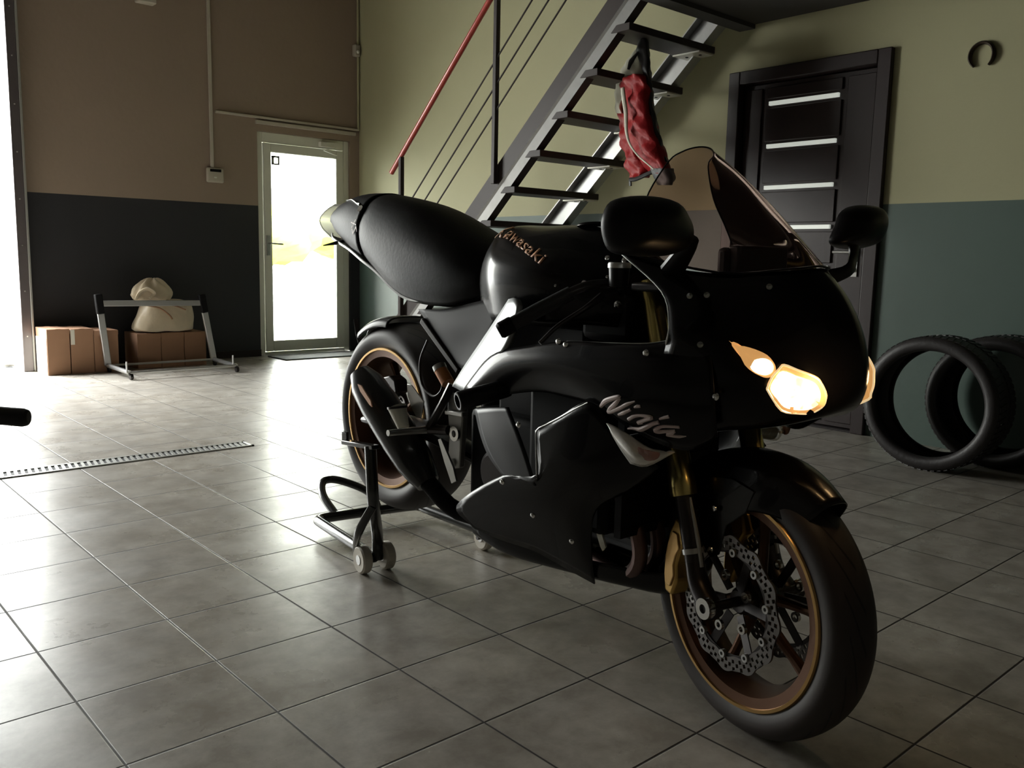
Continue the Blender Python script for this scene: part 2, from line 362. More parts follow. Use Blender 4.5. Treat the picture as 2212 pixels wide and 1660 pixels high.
# dark panel door in the right wall
r = struct(bpy.data.objects.new('door_2', None)); C.objects.link(r); r.location = (XR,PD0,0)
L_ = PD1-PD0; m = MB(); f = .085
for a, b in (((-.035,0,0),(.16,f,PDZ)),((-.035,L_-f,0),(.16,L_,PDZ)),((-.035,f,PDZ-f),(.16,L_-f,PDZ))): m.box(a, b)
m.build('door_frame', 'dark_door', r, bev=.006)
m = MB(); m.box((.16,0,-.02),(.24,L_,PDZ+.02)); struct(m.build('door_light_block', 'slab_dark', r, smooth=0)); m = MB(); m.box((-.02,f,0),(.16,L_-f,.012)); m.build('threshold', 'dark_metal', r)  # added unseen panel behind the door, stops outside light leaking under it
m = MB(); y0, y1, z0, z1 = f+.005, L_-f-.005, .014, PDZ-f-.005
m.box((.035,y0,z0),(.075,y1,z1))
pw = [(y0+.02, y0+.20), (y0+.235, y1-.175), (y1-.14, y1-.02)]
zs = [[2.083, 1.808, 1.54, 1.279, 1.021]][0]
m.box((.022,pw[0][0],z0+.03),(.035,pw[0][1],z1-.03)); m.box((.022,pw[2][0],z0+.03),(.035,pw[2][1],z1-.03))
cuts = [z1-.03]+[z for z in zs]+[z0+.03]
for k in range(len(cuts)-1):
    t_, b_ = cuts[k]-(.03 if k else 0), cuts[k+1]+(.03 if k < len(cuts)-2 else 0)
    m.box((.022,pw[1][0],b_),(.035,pw[1][1],t_))
leaf = m.build('door_leaf', 'dark_door', r, bev=.004)
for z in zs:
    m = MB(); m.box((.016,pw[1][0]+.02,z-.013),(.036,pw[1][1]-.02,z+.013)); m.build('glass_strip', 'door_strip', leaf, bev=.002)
m = MB(); m.box((.012,y0+.05,.97),(.022,y0+.09,1.20)); m.tube([(.012,y0+.07,1.12),(-.03,y0+.07,1.12),(-.035,y0+.09,1.12),(-.035,y0+.19,1.12)], .009, n=3); m.lathe([(.014,0),(.014,.008),(0,.008)], (.012,y0+.07,1.01), (-1,0,0), 12)
m.build('door_handle', 'steel_brush', leaf)

# cable duct, thermostat, sensor, lamp
m = MB(); m.box((3.562,YB-.022,1.84),(3.592,YB,ZC)); m.build('cable_duct', 'white_plastic', bev=.003)
tag(bpy.data.objects['cable_duct'], 'pale vertical cable duct on the back wall above the thermostat', 'cable duct')
r = root('thermostat', (3.60,YB,1.77), 'small pale thermostat box at the lower end of the cable duct', 'thermostat')
m = MB(); m.box((-.085,-.035,-.07),(.085,0,.07)); m.build('housing', 'white_plastic', r, bev=.015)
m = MB(); m.box((-.055,-.038,.03),(.055,-.03,.055)); m.build('display', 'matte_black', r)
m = MB(); m.box((-.02,-.043,-.03),(.01,-.034,-.015)); m.build('button', 'grey_pvc', r, bev=.003)
m = MB(); m.tube([(XR-.025,YB-.02,2.36),(XR-.025,YB-.02,ZC)], .012, n=1); tag(m.build('cable_pipe', 'cream_paint'), 'thin painted cable pipe running up the room corner', 'pipe')
r = root('motion_sensor', (XR-.05,YB-.03,3.17), 'small pale motion sensor high in the room corner', 'sensor')
m = MB(); m.box((-.035,-.03,-.06),(.035,.03,.06)); m.build('housing', 'white_plastic', r, bev=.012)
m = MB(); m.lathe([(0,.018),(.012,.014),(.018,0)], (0,-.03,-.015), (0,-1,0), 16); m.build('lens', 'grey_pvc', r)
m = MB(); m.box((2.909, 8.37, 3.209)[:1]+(YB-.1,)+(2.909, 8.37, 3.209)[2:], ((3.071, 8.37, 3.241)[0],YB,3.5)); tag(m.build('wall_lamp', 'white_plastic', bev=.01), 'pale lamp box at the top edge of the back wall', 'lamp')

# horseshoe on the right wall
c = (5.215, 2.047, 2.182)
m = MB(); P = []
for k in range(15):
    a = math.radians(-52+284*k/14); P.append((c[0]-.012, c[1]-.062*math.cos(a), c[2]+.068*math.sin(a)))
P = [(p[0],p[1],p[2]) for p in P]
m.tube(P, [.012]+[.02]*6+[.012], 8, 2, flat=.5)
tag(m.build('horseshoe', 'horse_iron'), 'rusty horseshoe hung open side down on the right wall', 'horseshoe')

# floor drain
xa, xb, ya, yb = .25, 2.085, 4.415, 4.545
r = root('floor_drain', (xa,ya,0), 'long slotted metal drain grate set in the tiled floor', 'drain')
m = MB(); m.box((0,0,0),(xb-xa,.018,.006)); m.box((0,yb-ya-.018,0),(xb-xa,yb-ya,.006)); m.box((0,0,0),(.015,yb-ya,.006)); m.box((xb-xa-.015,0,0),(xb-xa,yb-ya,.006)); m.build('frame', 'galv', r, bev=.001)
m = MB(); n = int((xb-xa)/.029)
for k in range(n): m.bar((.02+k*.029,.018,.003),(.034+k*.029,yb-ya-.018,.003),.014,.004)
m.build('slotted_grate', 'galv', r, smooth=0)
m = MB(); m.box((.01,.01,.0003),(xb-xa-.01,yb-ya-.01,.0012)); m.build('channel', 'matte_black', r, smooth=0)

# ---------------------------------------------------------------- staircase
r = root('staircase', (4.65,5.6,0), 'open steel staircase climbing along the right wall with a red handrail', 'staircase')
def S(p): return (p[0]-4.65, p[1]-5.6, p[2])
SL = math.atan(.914); dY, dZ = -math.cos(SL), math.sin(SL)
XS0, XS1 = 4.2, 5.1
def sp(x, y, off=0):  # point on the lower edge line of the stringer, off = perpendicular
    z = 1.265+(5.095-y)*.914
    return (x, y+off*math.sin(SL), z+off*math.cos(SL))
yb_, yt_ = 5.095+1.265/.914, 3.3
HT = .19
for k, (x, sgn) in enumerate(((XS0,1),(XS1,-1))):
    m = MB()
    prof = [(0,HT),(0,.075),(.012*sgn,.06),(.030*sgn,.0),(.10*sgn,0),(.10*sgn,.008),(.04*sgn,.01),(.012*sgn,.07),(.008*sgn,HT-.008),(.07*sgn,HT-.008),(.07*sgn,HT)] if k == 0 else [(0,0),(0,HT),(.07*sgn,HT),(.07*sgn,HT-.008),(.008*sgn,HT-.008),(.008*sgn,.008),(.09*sgn,.008),(.09*sgn,0)]
    if k: prof = [(a+.0, b) for a, b in prof]
    V = [S(sp(x+a, y, b)) for y in (yb_+.0, yt_) for a, b in prof]; n = len(prof)
    # foot cut level with the floor
    for i in range(n):
        if V[i][2] < 0: pass
    m.add(V, [tuple(range(n)), tuple(range(n,2*n))[::-1]]+[(i,n+i,n+(i+1)%n,(i+1)%n) for i in range(n)])
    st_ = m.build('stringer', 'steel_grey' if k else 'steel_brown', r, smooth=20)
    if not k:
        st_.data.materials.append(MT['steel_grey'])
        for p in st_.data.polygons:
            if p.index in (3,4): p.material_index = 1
tz = [1.544-.2317+(.2317*i) for i in range(-4,7)]
for i, z in enumerate(tz):
    y = 5.095-(z-.05-1.265)/.914+.02
    tr = MB(); tr.box(S((XS0+.02,y-.13,z-.045)), S((XS1-.01,y+.10,z))); t_ = tr.build('tread', 'steel_brown', r, bev=.003)
    for xx in ((XS1-.17, XS1-.01),):
        m = MB(); m.box(S((xx[0],y-.12,z-.055)), S((xx[1],y+.10,z-.0455)))
        m.mi = 1
        for py in (-.07,.04): m.lathe([(0,-.058),(.011,-.058),(.011,-.053)], S(((xx[0]+xx[1])/2,y+py,z)), (0,0,1), 10)
        m.build('tread_bracket', ['bracket_steel','matte_black'], t_, smooth=20)
# rail
XRl = 4.17
def rl(y, h): return S((XRl, y, 1.265+(5.095-y)*.914+h))
h0 = 1.76-(1.265+(5.095-6.15)*.914)
m = MB(); m.tube([rl(6.2,h0), rl(3.2,h0)], .021, n=1, res=16); m.build('handrail', 'red_paint', r)
for y in (6.06, 4.90, 3.72):
    m = MB(); m.bar(rl(y,.12), rl(y,h0-.01), .035, .035, up=(0,1,0)); m.build('rail_post', 'steel_brown', r, bev=.003)
for hh in [0.976, 0.799, 0.62]:
    m = MB(); m.tube([rl(6.14,hh), rl(3.3,hh)], .006, n=1, res=8); m.build('rail_rod', 'steel_brown', r)

# ---------------------------------------------------------------- leather suit hanging from a tread
JX = 4.62
def J(x, y, dx=0): return None
rowsJ = [[(4.55, 3.93, 2.44), (4.47, 3.838, 2.412), (4.48, 3.823, 2.411), (4.57, 3.877, 2.435), (4.68, 3.994, 2.473), (4.68, 4.018, 2.477)], [(4.55, 3.962, 2.388), (4.47, 3.856, 2.358), (4.48, 3.829, 2.356), (4.57, 3.87, 2.377), (4.68, 4.0, 2.415), (4.68, 4.038, 2.421)], [(4.55, 4.046, 2.318), (4.47, 3.905, 2.286), (4.48, 3.845, 2.279), (4.57, 3.854, 2.294), (4.68, 4.017, 2.335), (4.68, 4.089, 2.345)], [(4.55, 4.091, 2.251), (4.47, 3.93, 2.218), (4.48, 3.852, 2.209), (4.57, 3.842, 2.221), (4.68, 4.024, 2.261), (4.68, 4.115, 2.273)], [(4.55, 4.119, 2.151), (4.47, 3.942, 2.118), (4.48, 3.849, 2.108), (4.57, 3.825, 2.118), (4.68, 4.021, 2.156), (4.68, 4.127, 2.169)], [(4.55, 4.088, 2.028), (4.47, 3.918, 1.999), (4.48, 3.83, 1.991), (4.57, 3.811, 2.0), (4.68, 4.001, 2.034), (4.68, 4.102, 2.045)], [(4.55, 4.066, 1.905), (4.47, 3.893, 1.881), (4.48, 3.803, 1.874), (4.57, 3.781, 1.882), (4.68, 3.973, 1.911), (4.68, 4.076, 1.921)], [(4.55, 4.031, 1.782), (4.47, 3.855, 1.761), (4.48, 3.762, 1.755), (4.57, 3.736, 1.762), (4.68, 3.93, 1.787), (4.68, 4.037, 1.796)], [(4.55, 3.998, 1.69), (4.47, 3.822, 1.671), (4.48, 3.728, 1.666), (4.57, 3.701, 1.672), (4.68, 3.895, 1.695), (4.68, 4.002, 1.702)], [(4.55, 3.978, 1.623), (4.47, 3.824, 1.607), (4.48, 3.75, 1.604), (4.57, 3.743, 1.611), (4.68, 3.917, 1.63), (4.68, 4.004, 1.635)], [(4.55, 3.955, 1.573), (4.47, 3.871, 1.563), (4.48, 3.865, 1.564), (4.57, 3.928, 1.573), (4.68, 4.038, 1.587), (4.68, 4.053, 1.588)]]
jr = root('leather_suit', tuple(rowsJ[0][0]), 'red, white and black leather riding suit hanging from a stair tread', 'clothing')
o0 = Vector(rowsJ[0][0])
def wr(rows, amp, s=0):
    out = []
    for i, rr in enumerate(rows):
        out.append([Vector(p)-o0+Vector((amp*math.sin(i*2.1+j*1.7+s), amp*math.cos(i*1.3+j*2.3+s), 0)) for j, p in enumerate(rr)])
    return out
def garment(name, rows, mt, par, amp=.010, ph=0):
    P = []
    for i, rr in enumerate(rows): P.append([Vector(p)-o0 for p in rr])
    m = MB(); m.grid(P, 5, 6, True, True)
    for k, v in enumerate(m.v):
        w_ = math.sin(v.z*38+v.x*25+ph)+.7*math.sin(v.z*67-v.y*55+ph*2)+.5*math.sin(v.y*90+v.z*21)
        m.v[k] = v+Vector((-amp*w_, amp*.5*w_, 0))
    return m.build(name, mt, par, smooth=60)
garment('suit_body', [[(4.55, 4.035, 2.264), (4.47, 3.909, 2.235), (4.48, 3.863, 2.23), (4.57, 3.886, 2.247), (4.68, 4.036, 2.284), (4.68, 4.093, 2.291)], [(4.55, 4.074, 2.234), (4.47, 3.92, 2.202), (4.48, 3.848, 2.194), (4.57, 3.845, 2.207), (4.68, 4.02, 2.246), (4.68, 4.105, 2.257)], [(4.55, 4.086, 2.147), (4.47, 3.924, 2.116), (4.48, 3.844, 2.108), (4.57, 3.833, 2.119), (4.68, 4.015, 2.156), (4.68, 4.108, 2.167)], [(4.55, 4.073, 2.041), (4.47, 3.916, 2.014), (4.48, 3.841, 2.007), (4.57, 3.835, 2.017), (4.68, 4.012, 2.051), (4.68, 4.1, 2.06)], [(4.55, 4.06, 1.959), (4.47, 3.92, 1.936), (4.48, 3.86, 1.931), (4.57, 3.869, 1.942), (4.68, 4.032, 1.971), (4.68, 4.104, 1.978)], [(4.55, 4.064, 1.875), (4.47, 3.931, 1.855), (4.48, 3.879, 1.852), (4.57, 3.896, 1.863), (4.68, 4.052, 1.888), (4.68, 4.116, 1.894)], [(4.55, 4.031, 1.782), (4.47, 3.903, 1.765), (4.48, 3.855, 1.762), (4.57, 3.876, 1.772), (4.68, 4.027, 1.795), (4.68, 4.086, 1.799)], [(4.55, 3.998, 1.69), (4.47, 3.861, 1.674), (4.48, 3.805, 1.671), (4.57, 3.816, 1.68), (4.68, 3.975, 1.7), (4.68, 4.043, 1.704)], [(4.55, 3.974, 1.628), (4.47, 3.827, 1.613), (4.48, 3.759, 1.61), (4.57, 3.759, 1.617), (4.68, 3.927, 1.636), (4.68, 4.007, 1.641)], [(4.55, 3.956, 1.585), (4.47, 3.84, 1.573), (4.48, 3.803, 1.572), (4.57, 3.834, 1.58), (4.68, 3.973, 1.596), (4.68, 4.021, 1.599)]], 'suit_red', jr)
garment('white_shoulder', [[(4.535, 3.928, 2.414), (4.455, 3.831, 2.386), (4.54, 3.877, 2.407), (4.66, 4.008, 2.448)], [(4.535, 3.972, 2.369), (4.455, 3.852, 2.338), (4.54, 3.874, 2.355), (4.66, 4.029, 2.398)], [(4.535, 4.025, 2.319), (4.455, 3.868, 2.284), (4.54, 3.856, 2.295), (4.66, 4.046, 2.341)], [(4.535, 4.063, 2.274), (4.455, 3.877, 2.237), (4.54, 3.838, 2.244), (4.66, 4.055, 2.292)], [(4.535, 4.085, 2.227), (4.455, 3.878, 2.188), (4.54, 3.819, 2.193), (4.66, 4.057, 2.242)], [(4.535, 4.101, 2.146), (4.455, 3.963, 2.119), (4.54, 3.972, 2.131), (4.66, 4.145, 2.169)], [(4.535, 4.101, 2.057), (4.455, 3.98, 2.033), (4.54, 4.007, 2.047), (4.66, 4.163, 2.08)], [(4.535, 4.074, 2.009), (4.455, 3.974, 1.989), (4.54, 4.021, 2.004), (4.66, 4.157, 2.033)]], 'suit_white', jr, .005)
garment('black_side_panel', [[(4.45, 3.837, 2.498), (4.45, 3.806, 2.492), (4.6, 3.935, 2.542), (4.6, 3.966, 2.547)], [(4.45, 3.84, 2.408), (4.45, 3.775, 2.398), (4.6, 3.902, 2.444), (4.6, 3.969, 2.455)], [(4.45, 3.852, 2.346), (4.45, 3.76, 2.332), (4.6, 3.887, 2.376), (4.6, 3.981, 2.39)], [(4.45, 3.8, 2.24), (4.45, 3.743, 2.232), (4.6, 3.87, 2.272), (4.6, 3.928, 2.28)], [(4.45, 3.764, 2.122), (4.45, 3.718, 2.116), (4.6, 3.844, 2.153), (4.6, 3.89, 2.159)], [(4.45, 3.75, 2.007), (4.45, 3.701, 2.002), (4.6, 3.826, 2.035), (4.6, 3.876, 2.04)], [(4.45, 3.728, 1.878), (4.45, 3.66, 1.871), (4.6, 3.784, 1.9), (4.6, 3.853, 1.906)], [(4.45, 3.66, 1.744), (4.45, 3.609, 1.74), (4.6, 3.73, 1.764), (4.6, 3.784, 1.768)], [(4.45, 3.611, 1.656), (4.45, 3.567, 1.653), (4.6, 3.688, 1.674), (4.6, 3.733, 1.677)]], 'suit_black', jr, .004)
sl = garment('sleeve', [[(4.43, 3.866, 2.217), (4.38, 3.784, 2.199), (4.43, 3.789, 2.207), (4.56, 3.9, 2.241), (4.56, 3.98, 2.252)], [(4.43, 3.904, 2.211), (4.38, 3.787, 2.188), (4.43, 3.758, 2.191), (4.56, 3.869, 2.226), (4.56, 4.019, 2.246)], [(4.43, 3.935, 2.192), (4.38, 3.794, 2.166), (4.43, 3.742, 2.167), (4.56, 3.852, 2.2), (4.56, 4.05, 2.226)], [(4.43, 3.94, 2.141), (4.38, 3.787, 2.115), (4.43, 3.724, 2.114), (4.56, 3.833, 2.146), (4.56, 4.056, 2.174)], [(4.43, 3.91, 2.023), (4.38, 3.77, 2.001), (4.43, 3.718, 2.001), (4.56, 3.827, 2.03), (4.56, 4.025, 2.052)], [(4.43, 3.906, 1.935), (4.38, 3.754, 1.915), (4.43, 3.691, 1.914), (4.56, 3.799, 1.94), (4.56, 4.02, 1.962)], [(4.43, 3.868, 1.816), (4.38, 3.71, 1.798), (4.43, 3.64, 1.797), (4.56, 3.747, 1.82), (4.56, 3.982, 1.839)], [(4.43, 3.809, 1.725), (4.38, 3.657, 1.709), (4.43, 3.591, 1.709), (4.56, 3.696, 1.729), (4.56, 3.921, 1.745)], [(4.43, 3.728, 1.647), (4.38, 3.597, 1.635), (4.43, 3.55, 1.636), (4.56, 3.655, 1.654), (4.56, 3.838, 1.666)], [(4.43, 3.665, 1.587), (4.38, 3.55, 1.576), (4.43, 3.518, 1.578), (4.56, 3.622, 1.594), (4.56, 3.773, 1.603)]], 'suit_red', jr, .009, 2)
garment('cuff', [[(4.4, 3.649, 1.614), (4.4, 3.503, 1.606), (4.57, 3.639, 1.628), (4.57, 3.79, 1.637)], [(4.4, 3.609, 1.553), (4.4, 3.479, 1.546), (4.57, 3.613, 1.566), (4.57, 3.748, 1.573)], [(4.4, 3.581, 1.509), (4.4, 3.498, 1.505), (4.57, 3.633, 1.523), (4.57, 3.719, 1.528)]], 'suit_black', sl, .004)
m = MB(); m.tube([Vector(p)-o0 for p in [(4.36, 3.882, 2.124), (4.36, 3.866, 2.051), (4.36, 3.846, 1.964), (4.36, 3.837, 1.864), (4.36, 3.806, 1.775), (4.36, 3.733, 1.696), (4.36, 3.663, 1.646), (4.36, 3.601, 1.603)]], [.014,.016,.015,.012,.008,.006,.005,.005], 8, 5, flat=.8); m.build('white_piping', 'suit_white', jr)
m = MB(); m.tube([Vector(p)-o0 for p in [(4.45, 3.868, 1.561), (4.45, 3.817, 1.562), (4.45, 3.738, 1.584), (4.45, 3.668, 1.608)]], .014, 8, 3); m.bar(Vector((4.45, 3.868, 1.561))-o0, Vector((4.45, 3.862, 1.52))-o0, .012,.012,up=(1,0,0)); m.build('hem', 'suit_black', jr)
m = MB(); m.tube([Vector(p)-o0 for p in [(4.44, 3.832, 2.349), (4.44, 3.887, 2.301), (4.44, 3.911, 2.253)]], [.008,.020,.010], 8, 4, flat=.6); m.build('black_patch', 'suit_black', jr)

# ---------------------------------------------------------------- car tyre by the right wall
TR = .345
def car_tyre(x, y, hw, label):
    r = root('car_tyre', (x,y,0), label, 'tyre', 0, 'car tyres by the right wall'); w1, w2, w3 = hw, hw*.92, hw*.80
    pr_ = [(.272,-w3),(.278,-w2),(.292,-w1),(.315,-w1),(.334,-w2),(TR-.003,-w3),(TR,-w3*.6),(TR,0),(TR,w3*.6),(TR-.003,w3),(.334,w2),(.315,w1),(.292,w1),(.278,w2),(.272,w3),(.276,w3*.9),(.30,w3),(.325,w3*.8),(.333,w3*.4),(.334,0),(.333,-w3*.4),(.325,-w3*.8),(.30,-w3),(.276,-w3*.9)]
    m = MB(); m.lathe(pr_, (0,0,TR), (1,0,0), 96, True); m.build('rubber_body', 'rubber_worn', r, smooth=50)
    m = MB()
    for k in range(64):
        a = 2*PI*k/64
        for s_ in (-1, 1):
            c0 = Vector((s_*.02,math.cos(a)*TR,TR+math.sin(a)*TR)); a2 = a+.05; c1 = Vector((s_*w3,math.cos(a2)*(TR-.003),TR+math.sin(a2)*(TR-.003)))
            m.bar(c0, c1, .022, .008, up=(0,math.cos(a),math.sin(a)))
    m.build('tread_block', 'rubber_worn', r, smooth=0)['kind'] = 'stuff'
ty = [4.52, 1.896, 0.36]
car_tyre(4.52+.125, ty[1], .125, 'worn black car tyre nearest the motorcycle, standing upright, wall seen through its hole')
ty = [4.86, 1.715, 0.378]
car_tyre(4.86+.155, ty[1], .155, 'black car tyre standing close to the right wall, half hidden behind the other tyre')

# ---------------------------------------------------------------- boxes, trolley, bag
def carton(x, y, sx_, sy_, h, label, flap=0, rz=0, white=0):
    r = root('cardboard_box', (x,y,0), label, 'box', rz, 'cardboard boxes along the back wall')
    m = MB(); m.box((0,0,0),(sx_,sy_,h)); m.build('carton', 'cardboard', r, bev=.004)
    m = MB(); m.box((.0,-.003,h-.004),(sx_,.0,h-.04)) ; m.box((sx_/2-.02,0,h),(sx_/2+.02,sy_,h+.002)); m.build('packing_tape', 'cardboard', r)
    if white:
        m = MB(); m.box((-.004,.01,.0),(0,sy_-.01,h*.80)); m.build('white_side', 'paper_white', r)
    if flap: 
        m = MB(); m.box((.001,-.006,h-.13),(.032,-.003,h-.005)); m.build('torn_flap', 'paper_white', r)
    return r
ax = [1.946, 2.102]
carton(1.946,7.90,.174,.34,.382,'leftmost cardboard box on the floor, its white side towards the garage door', white=1)
carton(2.127,7.905,.182,.34,.378,'cardboard box with a torn white flap, second from the garage door', flap=1)
carton(2.312,7.90,.195,.33,.36,'cardboard box behind the left leg of the trolley')
carton(2.685,7.96,.208,.33,.312,'cardboard box under the bag, left one of three')
carton(2.896,7.965,.206,.33,.314,'cardboard box under the bag, middle one of three')
carton(3.105,7.96,.20,.33,.312,'cardboard box under the bag, right one of three')
# trolley
A0 = (2.405,7.87,.06); A1 = (2.396,7.30,.06); B0 = (3.335,7.87,.06); B1 = (3.30,7.32,.06)
r = root('trolley', (A1[0],A1[1],0), 'grey steel trolley frame on small castors beside the glass door', 'trolley')
def Tq(p): return Vector(p)-Vector((A1[0],A1[1],0))
m = MB(); m.tube([Tq(A0),Tq(A1)], .018, n=1); m.tube([Tq(B0),Tq(B1)], .018, n=1); m.tube([Tq(A1),Tq(B1)], .012, n=1); m.tube([Tq(A0),Tq(B0)], .010, n=1); m.build('base_frame', 'alu', r)
UA, UB = Vector((2.352,7.87,.62)), Vector((3.243,7.87,.61))
for P, U in ((A0,UA),(B0,UB)):
    m = MB(); m.bar(Tq(P), Tq(U), .055, .028, up=(0,1,0)); u_ = m.build('upright', 'alu', r, bev=.006)
    m = MB(); d = (U-Vector(P)).normalized(); m.bar(Tq(U-d*.12), Tq(U+d*.05), .062, .05, up=(0,1,0)); m.build('end_cap', 'matte_black', u_, bev=.01)
m = MB(); m.bar(Tq(UA)-Vector((0,0,.03)), Tq(UB)-Vector((0,0,.03)), .03, .05); m.build('top_bar', 'alu', r, bev=.005)
for P in (A1, B1, A0, B0):
    m = MB(); q = Tq(P); m.bar(q, q+Vector((0,0,-.02)), .02, .02, up=(0,1,0)); m.lathe([(.0,-.011),(.024,-.011),(.026,0),(.024,.011),(0,.011)], q+Vector((.01,0,-.0335)), (1,0,0), 20); m.build('castor', 'dark_metal', r)
for P in (A1, B1):
    m = MB(); q = Tq(P); m.tube([q+Vector((-.02,.01,0)), q+Vector((-.02,.01,.09))], .007, n=1); m.build('pin', 'alu', r)
# bag
br = root('plastic_bag', (2.96,8.09,.316), 'crumpled cream plastic bag resting on cardboard boxes behind the trolley', 'bag')
def blob(name, prof, mt, par, seg=40, ns=.02, dep=.55, cy=0):
    m = MB(); V = []; n = len(prof)
    for i, (z, rx, cx) in enumerate(prof):
        for k in range(seg):
            a = 2*PI*k/seg; w_ = 1+ns*(math.sin(5*a+i*1.3)+.7*math.sin(9*a-i*2.1)+.6*math.sin(14*a+i*.7)+.4*math.sin(19*a-i))
            c_, s_ = math.cos(a), math.sin(a); q_ = 1/(abs(c_)**3+abs(s_)**3)**(1/3)
            V.append((cx+rx*w_*c_*q_, cy+rx*dep*w_*s_*q_, z+ns*.25*math.sin(7*a+i)))
    F = [(i*seg+k,i*seg+(k+1)%seg,(i+1)*seg+(k+1)%seg,(i+1)*seg+k) for i in range(n-1) for k in range(seg)]+[tuple(range(seg))[::-1],tuple(range((n-1)*seg,n*seg))]
    m.add(V, F); return m.build(name, mt, par, smooth=80, sub=1)
blob('sack', [(.004,.24,0),(.015,.265,0),(.07,.262,.0),(.13,.25,.02),(.19,.235,.03),(.24,.225,.04),(.275,.19,.04),(.295,.12,.0)], 'bag_film', br, ns=.022)
blob('bag_top', [(.27,.09,-.06),(.29,.15,-.10),(.32,.175,-.11),(.36,.17,-.10),(.40,.15,-.10),(.43,.12,-.09),(.465,.075,-.085),(.48,.03,-.08)], 'bag_film', br, ns=.07, cy=-.03)
m = MB(); m.tube([(-.26,-.10,.30),(-.23,-.13,.36),(-.17,-.15,.39),(-.12,-.15,.35),(-.16,-.15,.31)], [.02,.035,.03,.025,.015], 8, 5, flat=.5); m.build('knot_fold', 'bag_film', br)
m = MB(); m.tube([(-.20,-.145,.25),(-.08,-.155,.22),(.0,-.16,.16),(.03,-.155,.12)], .007, 8, 4); m.tube([(-.12,-.14,.26),(.05,-.15,.24),(.16,-.14,.20)], .006, 8, 4); m.build('tie_string', 'cardboard', br)

# pebble outside
m = MB(); c = (1.857, 8.841, -0.01); m.lathe([(0,.035),(.03,.03),(.05,.012),(.05,0),(0,-.004)], c, (0,0,1), 14); tag(m.build('pebble', 'stone', smooth=60), 'small dark stone on the pale ground outside the garage door', 'stone')
# small trees outside beyond the glass door
for k, (x, y, s_) in enumerate(((10.3,21,1.15),(13.2,22,.9),(7.9,22.5,.8))):
    m = MB(); seg, n = 20, 10; V = []
    for i in range(n+1):
        t_ = PI*i/n
        for j in range(seg):
            a = 2*PI*j/seg; w_ = 1+.10*math.sin(4*a+i*1.9+k)+.07*math.sin(9*a-i*2.3)
            V.append((x+s_*1.3*w_*math.sin(t_)*math.cos(a), y+s_*w_*math.sin(t_)*math.sin(a), 1.52+(-.62*s_*math.cos(t_))*w_))
    m.add(V, [(i*seg+j,i*seg+(j+1)%seg,(i+1)*seg+(j+1)%seg,(i+1)*seg+j) for i in range(n) for j in range(seg)])
    tr_ = root('garden_tree', (x,y,-.02), ('large round green tree outside, seen through the glass door','smaller green tree outside, right of the large one','smallest green tree outside, left of the large one')[k], 'tree', 0, 'small trees outside the glass door')
    m.v = [v-Vector((x,y,-.02)) for v in m.v]; m.build('crown', 'leaf', tr_, smooth=60)
    m = MB(); m.tube([(0,0,0),(.03,0,.6),(0,.02,1.2)], [.06,.045,.03], 10, 3); m.build('trunk', 'bag_film', tr_)

# ---------------------------------------------------------------- rear paddock stand
GS = {'w1': (1.499, 2.388, 0.0), 'w2': (1.581, 2.38, 0.0), 'w3': (1.987, 2.355, 0.0), 'c': (1.568, 2.844, 0.05), 'c2': (1.967, 2.689, 0.05)}
r = root('paddock_stand', (GS['w1'][0],GS['w1'][1],0), 'black tubular paddock stand with white rollers lifting the rear wheel', 'motorcycle stand')
O_ = Vector((GS['w1'][0],GS['w1'][1],0))
def Q(p): return Vector(p)-O_
P1 = Q((1.539, 2.382, 0.047)); P2 = Q((2.003, 2.321, 0.047)); PA = Q((1.598, 2.878, 0.047)); PB = Q((2.008, 2.802, 0.047))
ax_ = (P2-P1).normalized()
m = MB()
cr1 = [P1, PA+(P1-PA)*.08, PA+(PB-PA)*.015, PA+(PB-PA)*.12, PB+(PA-PB)*.10, PB, PB+(P2-PB)*.1, P2]
m.tube([P1, PA+(P1-PA)*.15, PA+(P1-PA)*.04+(PB-PA)*.02, PA+(PB-PA)*.14, PB+(PA-PB)*.12, PB+(P2-PB)*.05, PB+(P2-PB)*.2, P2], .019, 14, 5); m.build('base_tube', 'stand_black', r)
for k, P in enumerate((P1, P2)):
    for off in (-.042, .042):
        oo = off if k == 0 else -off
        m = MB(); c = P+ax_*oo; c.z = .047
        m.lathe([(.016,-.016),(.040,-.017),(.046,-.012),(.047,0),(.046,.012),(.040,.017),(.016,.016)], c, ax_, 32, True); rl_ = m.build('roller', 'castor_white', r)
        m = MB(); m.lathe([(0,-.018),(.016,-.018),(.016,.018),(0,.018)], c, ax_, 16); m.build('axle_bolt', 'alu', rl_)
    m = MB(); m.tube([P-ax_*.05, P+ax_*.07] if k == 0 else [P+ax_*.05, P-ax_*.07], .008, n=1); m.build('axle', 'dark_metal', r)
LW = lambda p: Vector(p)
def Kw(p):   # bike-local to world
    return BM @ Vector(p)
BTH = -1.6004669240788003
BM = Matrix.Translation((1.658,1.028,0)) @ Matrix.Rotation(BTH, 4, 'Z')
U1 = Q(Kw((-1.2832, -0.215, 0.4386))); U1b = Q(Kw((-1.2501, -0.225, 0.2755)))
ll = BM.to_3x3() @ Vector((0,1,0))
m = MB(); m.tube([P1+Vector((0,0,-.01))+ax_*.01, P1+Vector((0,0,.07))+ax_*.01, U1b, U1], .019, 14, 5); up1 = m.build('upright', 'stand_black', r)
U2 = U1 + ll*.43; m = MB(); m.tube([P2-ax_*.01, P2+Vector((0,0,.07))-ax_*.01, U1b+ll*.43, U2], .019, 14, 5); up2 = m.build('upright', 'stand_black', r)
